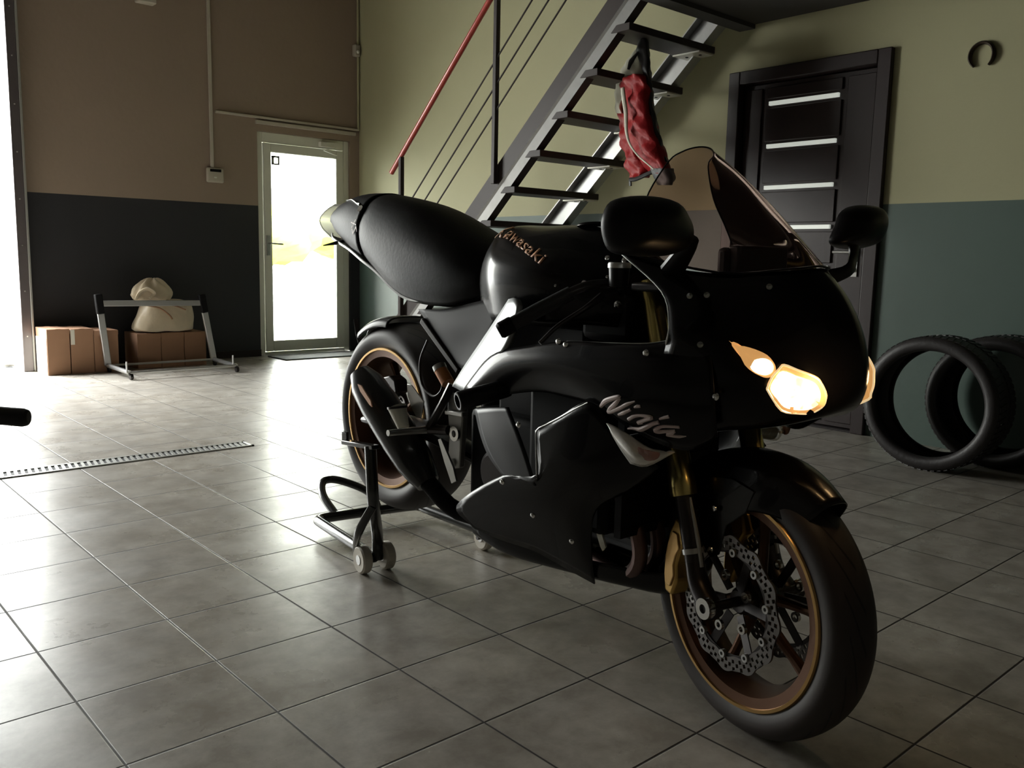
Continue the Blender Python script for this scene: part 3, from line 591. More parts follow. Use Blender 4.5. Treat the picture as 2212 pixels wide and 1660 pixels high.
for U, s_, u_ in ((U1,1,up1),(U2,-1,up2)):
    m = MB(); e_ = Q(Kw((-1.444, -0.215, 0.4255)))-U1; m.bar(U-e_*.2, U+e_*1.0, .028, .014, up=(0,0,1)); m.bar(U+e_*.98, U+e_*.98+Vector((0,0,.035)), .03, .01, up=(1,0,0)); m.build('hook_plate', 'stand_black', u_, bev=.002)
m = MB(); m.tube([Q((1.525, 2.477, 0.05)), Q((1.452, 2.34, 0.16)), U1b+Vector((0,0,-.02))], [.010,.014,.014], 12, 4); m.build('brace', 'stand_black', r)
h = [PA+(PB-PA)*.22, ]
H0 = PA+(PB-PA)*.20; H1 = PA+(PB-PA)*.62
hb = (PA-P1).normalized()
m = MB(); m.tube([H0, H0+hb*.13+Vector((0,0,.05)), H0*.8+H1*.2+hb*.21+Vector((0,0,.085)), H0*.45+H1*.55+hb*.20+Vector((0,0,.085)), H1+hb*.10+Vector((0,0,.05)), H1], .0155, 14, 6); m.build('lift_handle', 'stand_black', r)

# ---------------------------------------------------------------- motorcycle
GR = {'nose': [[(0.1, 0.0, 1.025),(0.085, -0.055, 1.02),(0.04, -0.1, 1.015),(-0.04, -0.14, 1.01),(-0.14, -0.175, 1.02),(-0.255, -0.205, 1.05)], [(0.155, 0.0, 0.968),(0.135, -0.06, 0.963),(0.095, -0.11, 0.955),(0.03, -0.15, 0.95),(-0.04, -0.185, 0.955),(-0.13, -0.21, 0.972)], [(0.2, 0.0, 0.89),(0.175, -0.06, 0.885),(0.14, -0.11, 0.88),(0.085, -0.16, 0.875),(0.02, -0.2, 0.877),(-0.085, -0.235, 0.907)], [(0.215, 0.0, 0.81),(0.185, -0.06, 0.8),(0.15, -0.11, 0.795),(0.095, -0.16, 0.79),(0.03, -0.2, 0.8),(-0.09, -0.235, 0.865)], [(0.185, 0.0, 0.75),(0.165, -0.055, 0.74),(0.12, -0.1, 0.725),(0.06, -0.15, 0.715),(-0.02, -0.19, 0.72),(-0.11, -0.23, 0.8)], [(0.1, 0.0, 0.725),(0.08, -0.05, 0.715),(0.04, -0.09, 0.7),(-0.01, -0.13, 0.69),(-0.07, -0.17, 0.68),(-0.13, -0.2, 0.72)]], 'screen': [[(-0.2, 0.0, 1.288),(-0.205, -0.03, 1.285),(-0.22, -0.055, 1.275),(-0.245, -0.07, 1.255)], [(-0.13, 0.0, 1.235),(-0.14, -0.05, 1.23),(-0.19, -0.09, 1.21),(-0.26, -0.115, 1.185)], [(-0.045, 0.0, 1.165),(-0.06, -0.06, 1.158),(-0.12, -0.11, 1.14),(-0.25, -0.15, 1.125)], [(0.035, 0.0, 1.09),(0.01, -0.07, 1.085),(-0.08, -0.125, 1.075),(-0.25, -0.18, 1.085)], [(0.1, 0.0, 1.027),(0.075, -0.07, 1.02),(-0.04, -0.145, 1.01),(-0.255, -0.205, 1.05)]], 'upper': [[(-0.009, -0.205, 0.8847),(-0.0806, -0.22, 0.8748),(-0.1388, -0.235, 0.8628),(-0.2348, -0.245, 0.856),(-0.3667, -0.25, 0.849),(-0.502, -0.25, 0.8265),(-0.6488, -0.245, 0.7875),(-0.7699, -0.24, 0.6831)], [(0.0139, -0.215, 0.823),(-0.0427, -0.23, 0.8178),(-0.1102, -0.25, 0.8116),(-0.2023, -0.262, 0.8023),(-0.3235, -0.268, 0.805),(-0.4473, -0.268, 0.7976),(-0.5927, -0.26, 0.7651),(-0.7404, -0.25, 0.6815)], [(0.0206, -0.21, 0.7496),(-0.0304, -0.225, 0.7437),(-0.0983, -0.245, 0.7455),(-0.1761, -0.258, 0.7408),(-0.2691, -0.262, 0.7541),(-0.4067, -0.26, 0.7636),(-0.5504, -0.25, 0.7349),(-0.7367, -0.242, 0.674)], [(0.0153, -0.19, 0.6858),(-0.0447, -0.2, 0.6505),(-0.1061, -0.215, 0.6532),(-0.1807, -0.235, 0.6779),(-0.2625, -0.245, 0.7124),(-0.3717, -0.24, 0.7201),(-0.4982, -0.235, 0.7164),(-0.7322, -0.23, 0.6638)]], 'lower': [[(-0.1263, -0.195, 0.5967),(-0.1875, -0.225, 0.6349),(-0.2374, -0.248, 0.6907),(-0.284, -0.26, 0.7232),(-0.3654, -0.266, 0.6783),(-0.4482, -0.266, 0.6325)], [(-0.2138, -0.19, 0.526),(-0.2382, -0.225, 0.5472),(-0.2722, -0.25, 0.5702),(-0.3195, -0.262, 0.5786),(-0.3921, -0.266, 0.5651),(-0.443, -0.262, 0.5097)], [(-0.3116, -0.19, 0.4604),(-0.325, -0.215, 0.4725),(-0.3588, -0.235, 0.4847),(-0.4085, -0.248, 0.4869),(-0.4873, -0.252, 0.4874),(-0.5838, -0.25, 0.4928)], [(-0.3646, -0.15, 0.3547),(-0.3874, -0.18, 0.3742),(-0.432, -0.2, 0.3874),(-0.509, -0.215, 0.3945),(-0.6431, -0.225, 0.3884),(-0.8102, -0.225, 0.3595)], [(-0.3924, -0.105, 0.2345),(-0.4488, -0.115, 0.2464),(-0.5196, -0.13, 0.2636),(-0.5789, -0.15, 0.2811),(-0.6786, -0.17, 0.285),(-0.7729, -0.19, 0.2969)]], 'strip': [[(-0.5635, -0.255, 0.6704),(-0.6388, -0.25, 0.658),(-0.7167, -0.24, 0.6423)], [(-0.5183, -0.262, 0.6206),(-0.5926, -0.256, 0.6019),(-0.6851, -0.245, 0.5817)], [(-0.482, -0.262, 0.5643),(-0.5548, -0.256, 0.55),(-0.649, -0.245, 0.531)], [(-0.4543, -0.256, 0.4951),(-0.5135, -0.252, 0.4935),(-0.5897, -0.245, 0.4896)]], 'tank': [[(-0.875, 0.0, 1.03),(-0.875, -0.04, 1.02),(-0.875, -0.06, 0.99),(-0.875, -0.06, 0.95),(-0.875, -0.06, 0.92)], [(-0.855, 0.0, 1.075),(-0.855, -0.07, 1.065),(-0.855, -0.11, 1.01),(-0.855, -0.12, 0.95),(-0.855, -0.11, 0.89)], [(-0.79, 0.0, 1.118),(-0.79, -0.09, 1.108),(-0.79, -0.145, 1.05),(-0.79, -0.16, 0.98),(-0.79, -0.14, 0.87)], [(-0.7, 0.0, 1.12),(-0.7, -0.1, 1.1),(-0.7, -0.18, 1.04),(-0.7, -0.195, 0.97),(-0.7, -0.17, 0.87)], [(-0.55, 0.0, 1.118),(-0.55, -0.1, 1.09),(-0.55, -0.18, 1.03),(-0.55, -0.195, 0.96),(-0.55, -0.17, 0.87)], [(-0.42, 0.0, 1.085),(-0.42, -0.08, 1.06),(-0.42, -0.14, 1.01),(-0.42, -0.155, 0.95),(-0.42, -0.14, 0.88)], [(-0.33, 0.0, 1.03),(-0.33, -0.06, 1.01),(-0.33, -0.1, 0.97),(-0.33, -0.11, 0.93),(-0.33, -0.1, 0.88)], [(-0.31, 0.0, 0.99),(-0.31, -0.04, 0.98),(-0.31, -0.06, 0.95),(-0.31, -0.06, 0.92),(-0.31, -0.06, 0.9)]], 'seat': [[(-1.52, 0.0, 1.238),(-1.52, -0.07, 1.215),(-1.52, -0.115, 1.15),(-1.52, -0.12, 1.09),(-1.52, -0.105, 1.05)], [(-1.42, 0.0, 1.226),(-1.42, -0.09, 1.205),(-1.42, -0.14, 1.12),(-1.42, -0.14, 1.05),(-1.42, -0.12, 1.0)], [(-1.22, 0.0, 1.185),(-1.22, -0.1, 1.165),(-1.22, -0.155, 1.08),(-1.22, -0.16, 0.97),(-1.22, -0.14, 0.912)], [(-1.0, 0.0, 1.1),(-1.0, -0.1, 1.085),(-1.0, -0.155, 1.03),(-1.0, -0.16, 0.95),(-1.0, -0.145, 0.896)], [(-0.86, 0.0, 1.045),(-0.86, -0.08, 1.03),(-0.86, -0.125, 1.0),(-0.86, -0.14, 0.96),(-0.86, -0.13, 0.925)], [(-0.78, 0.0, 1.0),(-0.78, -0.05, 0.995),(-0.78, -0.085, 0.985),(-0.78, -0.1, 0.96),(-0.78, -0.095, 0.945)]], 'tail': [[(-1.89, 0.0, 1.168),(-1.89, -0.01, 1.166),(-1.89, -0.018, 1.16),(-1.89, -0.018, 1.155),(-1.89, -0.01, 1.15)], [(-1.82, 0.0, 1.2),(-1.82, -0.035, 1.192),(-1.82, -0.055, 1.17),(-1.82, -0.05, 1.145),(-1.82, -0.03, 1.13)], [(-1.74, 0.0, 1.222),(-1.74, -0.055, 1.21),(-1.74, -0.085, 1.165),(-1.74, -0.08, 1.12),(-1.74, -0.06, 1.1)], [(-1.62, 0.0, 1.242),(-1.62, -0.07, 1.224),(-1.62, -0.11, 1.16),(-1.62, -0.11, 1.1),(-1.62, -0.09, 1.06)], [(-1.5, 0.0, 1.24),(-1.5, -0.08, 1.218),(-1.5, -0.125, 1.145),(-1.5, -0.128, 1.07),(-1.5, -0.11, 1.03)]]}
bk = root('motorcycle', (1.658,1.028,0), 'black sport motorcycle with gold wheels and lit headlight on a rear stand', 'motorcycle', BTH)
FA = Vector((0,0,.298)); RA = Vector((-1.41,0,.497))
ST = Matrix.Translation(FA) @ Matrix.Rotation(math.radians(-12.15), 4, 'Z')
def disc_rotor(X, side, r0, r1, lat, petals, nh, parent, name='brake_disc', mt='disc_steel'):
    m = MB(X); na, rr = petals*nh, 8; V = []; t_ = .0025
    for s_ in (-1, 1):
        for i in range(na):
            a = 2*PI*i/na
            for k in range(rr+1):
                rad = r0+(r1-r0)*k/rr
                if k == rr: rad += .005*math.cos(petals*a)-.002
                if k == 0: rad += .003*math.cos(petals*a)
                V.append((rad*math.cos(a), lat+s_*t_, rad*math.sin(a)))
    H = na*(rr+1); F = []; hole = set()
    for i in range(na):
        for k in range(rr):
            ph = i % 6
            if (k in (1,2) and ph in (0,1)) or (k in (3,4) and ph in (3,4)) or (k in (5,6) and ph in (0,1)): hole.add((i,k))
    def id_(s_, i, k): return s_*H+(i % na)*(rr+1)+k
    for i in range(na):
        for k in range(rr):
            if (i,k) in hole: continue
            F += [(id_(0,i,k),id_(0,i+1,k),id_(0,i+1,k+1),id_(0,i,k+1)), (id_(1,i,k),id_(1,i,k+1),id_(1,i+1,k+1),id_(1,i+1,k))]
            if k == 0: F.append((id_(0,i,0),id_(1,i,0),id_(1,i+1,0),id_(0,i+1,0)))
            if k == rr-1: F.append((id_(0,i,rr),id_(0,i+1,rr),id_(1,i+1,rr),id_(1,i,rr)))
            for (di,dk,e0,e1) in ((-1,0,(0,0),(0,1)),(1,0,(1,1),(1,0)),(0,-1,(1,0),(0,0)),(0,1,(0,1),(1,1))):
                if ((i+di) % na, k+dk) in hole: F.append((id_(0,i+e0[0],k+e0[1]),id_(0,i+e1[0],k+e1[1]),id_(1,i+e1[0],k+e1[1]),id_(1,i+e0[0],k+e0[1])))
    m.add(V, F); d = m.build(name, mt, parent, smooth=0)
    return d
def wheel(name, X, W_, tr, tw, rot0, discs, flip=1):
    rw = W_/2; prof = [(.200,-rw+.006),(.232,-rw),(.234,-rw+.004),(.219,-rw+.014),(.214,-rw+.03),(.196,-rw+.045),(.196,rw-.045),(.214,rw-.03),(.219,rw-.014),(.234,rw-.004),(.232,rw),(.200,rw-.006),(.188,rw-.045),(.188,-rw+.045)]
    m = MB(X); m.mi = 0
    for q_ in (-1, 1):
        m.lathe([(.226,q_*(rw-.004)),(.2275,q_*(rw+.002)),(.2345,q_*(rw+.002)),(.237,q_*(rw-.003)),(.234,q_*(rw-.010))], (0,0,0), (0,1,0), 120, True)
        m.lathe([(.208,q_*(rw-.024)),(.209,q_*(rw-.019)),(.2135,q_*(rw-.019)),(.215,q_*(rw-.028))], (0,0,0), (0,1,0), 120, True)
    m.mi = 1; m.lathe([(.205,-rw+.006),(.230,-rw+.002),(.232,-rw+.006),(.219,-rw+.014),(.214,-rw+.03),(.196,-rw+.045),(.196,rw-.045),(.214,rw-.03),(.219,rw-.014),(.232,rw-.006),(.230,rw-.002),(.205,rw-.006),(.188,rw-.045),(.188,-rw+.045)], (0,0,0), (0,1,0), 120, True)
    wr_ = m.build(name, ['gold_rim','bronze_rim'], bk, smooth=35)
    # spokes, three forked pairs
    for k in range(6):
        a = rot0+k*PI/3; m = MB(X); d = Vector((math.cos(a),0,math.sin(a))); t_ = Vector((-math.sin(a),0,math.cos(a)))
        sw = .018*(1 if k % 2 else -1)
        m.tube([d*.035, d*.09+t_*sw*.3, d*.15+t_*sw, d*.197+t_*sw*1.6], [.019,.013,.012,.017], 10, 4, flat=.9); m.build('spoke', 'bronze_rim', wr_)
    m = MB(X); m.lathe([(.0,-.05),(.024,-.052),(.03,-.045),(.035,-.02),(.045,-.012),(.045,.012),(.035,.02),(.03,.045),(.024,.052),(0,.05)], (0,0,0), (0,1,0), 40); m.build('hub', 'dark_metal', wr_)
    h = tw/2; tp = []
    N = 22
    for i in range(N+1):
        a = PI*i/N; c_ = math.cos(a); s_ = math.sin(a)
        rad = .232+(tr-.232)*(s_**.62); tp.append((rad, -h*(abs(c_)**.8)*(1 if c_ > 0 else -1)*(1 if s_ > .25 else .86+.14*s_/.25)))
    tp = tp+[(.222, tp[-1][1]*.86),(.222, tp[0][1]*.86)]
    m = MB(X); m.lathe(tp, (0,0,0), (0,1,0), 120, True); m.build('tyre', 'bike_tyre', wr_, smooth=60)
    for lat, r0, r1, pt, mt in discs:
        dd = disc_rotor(X, 1, r0, r1, lat, pt, 6*(3 if r1 > .12 else 3), wr_)
    return wr_
fwl = wheel('front_wheel', ST, .112, .300, .122, .3, [(-.076,.117,.150,12,''),(.076,.117,.150,12,'')])
m = MB(ST)
for s_ in (-1,1):
    for k in range(6):
        a = .1+k*PI/3; d = Vector((math.cos(a),0,math.sin(a))); m.bar(d*.03+Vector((0,s_*.058,0)), d*.118+Vector((0,s_*.074,0)), .003, .022, up=(0,1,0).__class__((0,0,0)) if False else (-d.z,0,d.x))
    m.lathe([(.112,-.002),(.121,-.002),(.121,.002),(.112,.002)], (0,s_*.075,0), (0,1,0), 60, True)
m.build('disc_carrier', 'dark_metal', fwl)
for s_ in (-1,1):
    for k in range(10):
        a = .25+k*PI/5; m = MB(ST); m.lathe([(.004,-.005),(.009,-.005),(.009,.005),(.004,.005)], (.117*math.cos(a),s_*.078,.117*math.sin(a)), (0,1,0), 14, True); m.build('disc_button', 'alu', fwl)
    for k in range(5):
        a = .55+k*PI*2/5; m = MB(ST); m.lathe([(.006,-.004),(.0115,-.004),(.0115,.004),(.006,.004)], (.062*math.cos(a),s_*.078,.062*math.sin(a)), (0,1,0), 14, True); m.build('disc_bolt', 'bolt_bright', fwl)
# valve/wheel weights
RX = Matrix.Translation(RA)
rwl = wheel('rear_wheel', RX, .172, .317, .188, .8, [(-.062,.075,.11,9,'')])
# fork
for s_ in (-1,1):
    def fk(zl, dx=0): return ST @ Vector((-.052-.34*zl+dx, s_*.112, zl))
    fl = MB(); fl.tube([fk(.05), fk(.26)], .0215, n=1, res=20); leg = fl.build('fork_leg', 'dark_metal', bk)
    m = MB(); m.lathe([(.0,0),(.030,0),(.031,.01),(.031,.045),(.0275,.055),(.0275,.50),(.027,.50),(0,.50)], fk(.215), (fk(.7)-fk(.2)).normalized(), 32); m.build('fork_tube', 'gold_fork', leg, smooth=40)
    m = MB(); m.tube([fk(.075), fk(.03,.004), ST @ Vector((-.020,s_*.114,-.005)), ST @ Vector((0,s_*.116,-.02))], [.024,.027,.03,.024], 16, 4, flat=.8)
    m.build('axle_lug', 'dark_metal', leg)
    m = MB(ST); m.lathe([(.010,0),(.021,0),(.023,.004),(.023,.02),(.010,.02),(.010,.008)], (0,s_*.130,0), (0,s_,0), 24, True); m.build('axle_nut', 'bolt_bright', leg)
    m = MB(); m.tube([fk(.215,.02),fk(.13,.024),fk(.07,.022)], [.004,.006,.005], 8, 2); m.lathe([(.022,0),(.0245,0),(.0245,.012),(.022,.012)], fk(.092), (fk(.7)-fk(.2)).normalized(), 24, True); m.build('leg_guard', 'alu', leg)
    # caliper behind the leg
    oc = [(-.075,.145),(-.062,.10),(-.078,.075),(-.088,.04),(-.083,.005),(-.10,-.035),(-.125,-.03),(-.130,.0),(-.128,.06),(-.118,.11),(-.098,.150)]
    m = MB(ST); m.prism([(x-.045,s_*.058,z+.008) for x,z in oc], (0,s_*.062,0)); cal = m.build('brake_caliper', 'gold_caliper', bk, bev=.006)
    m = MB(ST); m.prism([(x*.72-.075,s_*.120,z*.72+.02) for x,z in oc], (0,s_*.004,0)); m.build('caliper_face', 'gold_rim', cal, bev=.002)
    m = MB(ST); m.tube([(-.11,s_*.09,.155),(-.15,s_*.10,.20),(-.16,s_*.10,.30),(-.18,s_*.09,.42)], .004, 8, 4); m.build('brake_hose', 'matte_black', cal)
m = MB(ST); m.tube([(0,-.145,0),(0,.145,0)], .011, n=1, res=20); m.build('front_axle', 'dark_metal', fwl)
# front fender
rows = []
for i in range(13):
    a = math.radians(52+i*8.6); rr_ = .334+.010*max(0,1-i/4)
    wd = .066*(.62+.38*min(1,i/2.5)); 
    if i > 9: wd *= 1-.08*(i-9)
    dp = .065+.045*min(1,i/4)
    row = []
    for s_ in (-1,-.97,-.85,-.5,0,.5,.85,.97,1):
        drop = {0:0,.5:.004,.85:.022,.97:dp*.6+.02,1:dp+.015}[abs(s_)]
        row.append(ST @ Vector(((rr_-drop)*math.cos(a), s_*wd*(1.04 if abs(s_) > .9 else 1), (rr_-drop)*math.sin(a))))
    rows.append(row)
m = MB(); m.grid(rows, 3, 3); fd = m.build('front_fender', 'gloss_black', bk, smooth=60, th=.003)
for s_ in (-1,1):
    m = MB(ST); m.prism([(.05,s_*.070,.262),(-.02,s_*.070,.275),(-.11,s_*.068,.26),(-.125,s_*.072,.20),(-.105,s_*.082,.12),(-.06,s_*.084,.085),(-.035,s_*.082,.10),(-.02,s_*.078,.17),(.03,s_*.072,.21)], (0,-s_*.004,0)); fs = m.build('fender_side', 'gloss_black', fd, bev=.002)
    for p in ((-.055,.20),(-.06,.105)): m = MB(ST); m.lathe([(0,.004),(.006,.003),(.007,0)], (p[0],s_*.083,p[1]), (0,s_,0), 12); m.build('fender_bolt', 'bolt_bright', fs)
m = MB(ST); m.box((.115,-.035,.30),(.15,.035,.304)); 
# cowl, screen, fairings
def both(name, g, mt, parent, nu=5, nv=5, th=.004, smooth=70):
    o1 = MB().grid(GR[g], nu, nv).build(name, mt, parent, smooth=smooth, th=th)
    o2 = MB().grid(mir(GR[g]), nu, nv).build(name, mt, parent, smooth=smooth, th=th)
    return o1, o2
def sym(name, g, mt, parent, nu=5, nv=5, th=.004):
    rows = [[(x,-y,z) for x,y,z in r[::-1]]+list(r[1:]) for r in GR[g]]
    return MB().grid(rows, nu, nv).build(name, mt, parent, smooth=70, th=th)
cowl = sym('nose_cowl', 'nose', 'gloss_black', bk)
ws = sym('windscreen', 'screen', 'smoke_screen', bk, th=0)
edge = [(x,y,z) for x,y,z in [r[-1] for r in GR['screen']][::-1]] + [(x,y,z) for x,y,z in GR['screen'][0][::-1]][1:] + [(x,-y,z) for x,y,z in GR['screen'][0]][1:] + [(x,-y,z) for x,y,z in [r[-1] for r in GR['screen']]][1:]
m = MB(); m.tube(edge, .0018, 8, 4); m.build('screen_edge', 'satin_black', ws)
m = MB(); m.tube([(x,y+.0,z+.003) for x,y,z in [(x,-y,z) for x,y,z in GR['screen'][-1]][::-1]+list(GR['screen'][-1])[1:]], .005, 8, 4, flat=.5); m.build('screen_trim', 'satin_black', ws)
for p in [(-0.0384, -0.1783, 0.9674), (-0.0685, -0.1947, 0.9643), (0.0618, -0.1123, 0.9876), (-0.0157, -0.2201, 0.871)]: m = MB(); m.lathe([(0,.004),(.006,.003),(.007,0)], p, (.5,-.8,.2), 12); m.build('cowl_bolt', 'bolt_bright', cowl)
rim_ = [r[-1] for r in GR['nose']][:4]+[GR['upper'][0][k] for k in (1,2,3,4)]
for s_ in (1,-1):
    m = MB(); m.tube([(x,s_*y,z) for x,y,z in rim_], .0022, 8, 5); m.build('cowl_rim', 'steel_brush', cowl)
ufs = both('side_fairing', 'upper', 'gloss_black', bk)
lfs = both('lower_fairing', 'lower', 'gloss_black', bk)
sps = both('fairing_strip', 'strip', 'satin_black', bk)
for o, g, pts in ((lfs[0],'lower',[(-0.5877, -0.2494, 0.4763), (-0.499, -0.2227, 0.4065), (-0.4067, -0.1762, 0.3556), (-0.5086, -0.2678, 0.6365)]),(ufs[0],'upper',[(-0.135, -0.2452, 0.8444), (0.0247, -0.2159, 0.7719), (-0.3655, -0.2552, 0.842), (-0.3926, -0.253, 0.847)])):
    for p in pts:
        m = MB(); m.lathe([(0,.005),(.005,.004),(.008,0)], p, (0,-1,.1), 14); m.build('fairing_bolt', 'bolt_bright', o)
m = MB(); m.tube([(-0.2834, -0.2605, 0.7213), (-0.3224, -0.2645, 0.7004), (-0.3646, -0.2667, 0.6763), (-0.4105, -0.267, 0.6519), (-0.4426, -0.2666, 0.6335), (-0.4454, -0.266, 0.5996), (-0.4439, -0.2614, 0.5151)], .0022, 6, 3); m.build('panel_edge', 'steel_brush', lfs[0])
# belly pan
rows = []
for x, z, wy in ((-.83,.235,.16),(-.70,.215,.15),(-.5,.225,.13),(-.32,.235,.10),(-.20,.25,.075),(-.16,.30,.06),(-.17,.36,.05)):
    rows.append([(x,wy*math.sin(t_),z-.035*math.cos(t_)+.035+ (0.03 if abs(t_) > 1.4 else 0)) for t_ in (-1.57,-1.1,-.5,0,.5,1.1,1.57)])
m = MB(); m.grid(rows, 4, 4); m.build('belly_pan', 'gloss_black', bk, smooth=70, th=.004)
# tank, seat, tail
sym('tank', 'tank', 'gloss_black', bk); tk = bpy.data.objects['tank']; tk.name = 'fuel_tank'
m = MB(); m.lathe([(.0,.006),(.034,.006),(.038,.002),(.038,0)], (-.55,0,1.121), (-.1,0,1), 32); m.build('fuel_cap', 'dark_metal', tk)
st = sym('seat', 'seat', 'seat_black', bk, th=.006)
tl = sym('tail_cowl', 'tail', 'seat_black', bk)
m = MB()
rows = []
for x, z, wy in ((-1.80,1.108,.06),(-1.76,1.09,.075),(-1.62,1.055,.094),(-1.50,1.018,.112),(-1.40,.985,.121),(-1.22,.915,.139),(-1.10,.902,.14)):
    rows.append([(x,-wy*1.02,z+.004),(x,-wy*.97,z-.008),(x,0,z-.02),(x,wy*.95,z-.012),(x,wy,z)])
m.grid(rows, 4, 3); m.build('undertray', 'steel_grey', tl, smooth=60, th=.004)
m = MB(); m.grid([[(x,y*w_,z) for y in (-1,-.6,0,.6,1)] for x,z,w_ in ((-1.84,1.215,.03),(-1.90,1.195,.034),(-1.945,1.165,.036),(-1.90,1.13,.05),(-1.82,1.10,.062),(-1.74,1.075,.08))], 4, 4); m.build('tail_light', 'tail_lens', tl, smooth=60, th=.003)
for s_ in (-1,1):
    m = MB(); m.tube([(-1.70,s_*.05,1.09),(-1.73,s_*.085,1.075),(-1.76,s_*.12,1.065)], [.008,.014,.004], 10, 4, flat=.5); m.build('rear_indicator', 'satin_black', tl)
m = MB(); m.tube([(-1.53,-.105,1.20),(-1.56,-.10,1.205),(-1.62,-.085,1.22),(-1.70,-.06,1.222)], [.006,.003,.0025,.002], 8, 4); m.lathe([(0,.004),(.012,.004),(.012,0)], (-1.515,-.112,1.185), (.1,-.8,.4), 14); m.build('seat_latch', 'bolt_bright', tl)
# frame spars and subframe
for s_ in (-1,1):
    L = [[(-0.6213, -0.205, 0.9303), (-0.5763, -0.222, 0.935), (-0.55, -0.235, 0.9185)], [(-0.6883, -0.2, 0.8652), (-0.6114, -0.225, 0.8655), (-0.5613, -0.24, 0.8616)], [(-0.761, -0.195, 0.7961), (-0.6703, -0.225, 0.7962), (-0.5942, -0.245, 0.8021)], [(-0.8254, -0.19, 0.7357), (-0.7472, -0.22, 0.7398), (-0.6921, -0.24, 0.7472)], [(-0.891, -0.18, 0.6745), (-0.8267, -0.21, 0.6772), (-0.775, -0.23, 0.6779)]]
    if s_ > 0: L = mir(L)
    sp_ = MB().grid(L, 4, 4).build('frame_spar', 'sheen_grey', bk, smooth=60, th=.014)
    m = MB(); m.tube([(x,y,z) for x,y,z in [r[0] for r in L]], .007, 8, 3); m.build('spar_seal', 'matte_black', sp_)
    tb = [(-0.7334, -0.155, 1.0235), (-0.6971, -0.165, 0.9835), (-0.6556, -0.175, 0.9377)]
    m = MB(); m.tube([(x,-s_*y,z) for x,y,z in tb], [.016,.018,.015], 10, 4, flat=.5); m.build('tank_side_highlight', 'sheen_grey', tk)  # pale strip modelled in place of the highlight on the tank side
    sb = [(-1.1322, -0.125, 0.8435), (-0.942, -0.125, 0.7084)]; m = MB(); m.bar(*[(x,-s_*y,z) for x,y,z in sb],.014,.02); m.build('subframe_rail', 'steel_brown', bk, bev=.004)
    SPn = [[(-1.1648, -0.115, 0.8749), (-1.0111, -0.13, 0.8838), (-0.8044, -0.14, 0.9207), (-0.7099, -0.15, 0.935)], [(-1.1074, -0.12, 0.8338), (-0.9623, -0.14, 0.8339), (-0.8102, -0.15, 0.8553), (-0.7405, -0.155, 0.8725)], [(-1.0349, -0.12, 0.7775), (-0.9345, -0.135, 0.7803), (-0.8397, -0.15, 0.7959), (-0.7925, -0.155, 0.8128)], [(-0.9649, -0.12, 0.7257), (-0.9267, -0.13, 0.721), (-0.8936, -0.14, 0.7186), (-0.8658, -0.15, 0.7418)]]
    m = MB(); m.grid([[(x,-s_*y,z) for x,y,z in r_] for r_ in SPn], 4, 4); m.build('side_panel', 'matte_black', bk, smooth=60, th=.004)
    m = MB(); m.prism([(x,-s_*y,z) for x,y,z in [(-0.9123, -0.185, 0.6539), (-0.843, -0.185, 0.6603), (-0.8421, -0.185, 0.6242), (-0.8489, -0.185, 0.5451), (-0.8555, -0.185, 0.4491), (-0.8992, -0.185, 0.4377), (-0.913, -0.185, 0.4539), (-0.9056, -0.185, 0.5356), (-0.916, -0.185, 0.6137)]], (0,-s_*.02,0)); fb = m.build('frame_bracket', 'steel_grey', bk, bev=.004)
    m = MB(); m.lathe([(.010,0),(.021,0),(.021,.008),(.010,.008)], [(-0.87, -0.187, 0.5457), ][0][:1]+(s_*.187,)+(-0.87, -0.187, 0.5457)[2:], (0,s_,0), 24, True); m.build('pivot_bolt', 'bolt_bright', fb); m = MB(); m.lathe([(.004,0),(.012,0),(.012,.008),(.004,.008)], (-0.8858, -0.187, 0.4594)[:1]+(s_*.187,)+(-0.8858, -0.187, 0.4594)[2:], (0,s_,0), 24, True); m.build('pivot_bolt', 'bolt_bright', fb)
    m = MB(); m.bar((-0.9085, -0.187, 0.6017)[:1]+(s_*.190,)+(-0.9085, -0.187, 0.6017)[2:], (-0.8264, -0.187, 0.6061)[:1]+(s_*.190,)+(-0.8264, -0.187, 0.6061)[2:], .02,.014); m.build('clamp', 'alu', fb, bev=.003)
    # swingarm
    m = MB(); m.tube([(-.83,s_*.10,.46),(-1.0,s_*.125,.50),(-1.2,s_*.135,.52),(-1.41,s_*.125,.497),(-1.46,s_*.125,.49)], [.035,.045,.04,.032,.022], 12, 4, flat=.6); m.build('swingarm', 'satin_black', bk)
    # footrest
    fp = MB(); a, b = (-0.9883, -0.335, 0.5439), (-0.9872, -0.2, 0.5399)
    fp.tube([(a[0],-s_*a[1],a[2]),(b[0],-s_*b[1],b[2])], [.009,.012], 12, 1); fpo = fp.build('footpeg', 'steel_brush', bk)
    m = MB(); m.tube([(b[0],-s_*b[1],b[2]),(-.90,s_*.19,.55)], .014, 10, 1); m.tube([(b[0],-s_*b[1],b[2]),(-.92,s_*.2,.62),(-.90,s_*.18,.68)], .012, 8, 3); m.build('rearset_bracket', 'dark_metal', fpo)
    m = MB(); m.prism([(x,-s_*y,z) for x,y,z in [(-1.0995, -0.2, 0.6584), (-1.0773, -0.2, 0.6584), (-1.0406, -0.2, 0.6356), (-1.0118, -0.2, 0.6177), (-1.0186, -0.2, 0.5936), (-1.0278, -0.2, 0.5649), (-1.0495, -0.2, 0.5657), (-1.0767, -0.2, 0.5922), (-1.0968, -0.2, 0.6241)]], (0,-s_*.004,0)); m.build('heel_guard', 'alu', fpo, bev=.001)
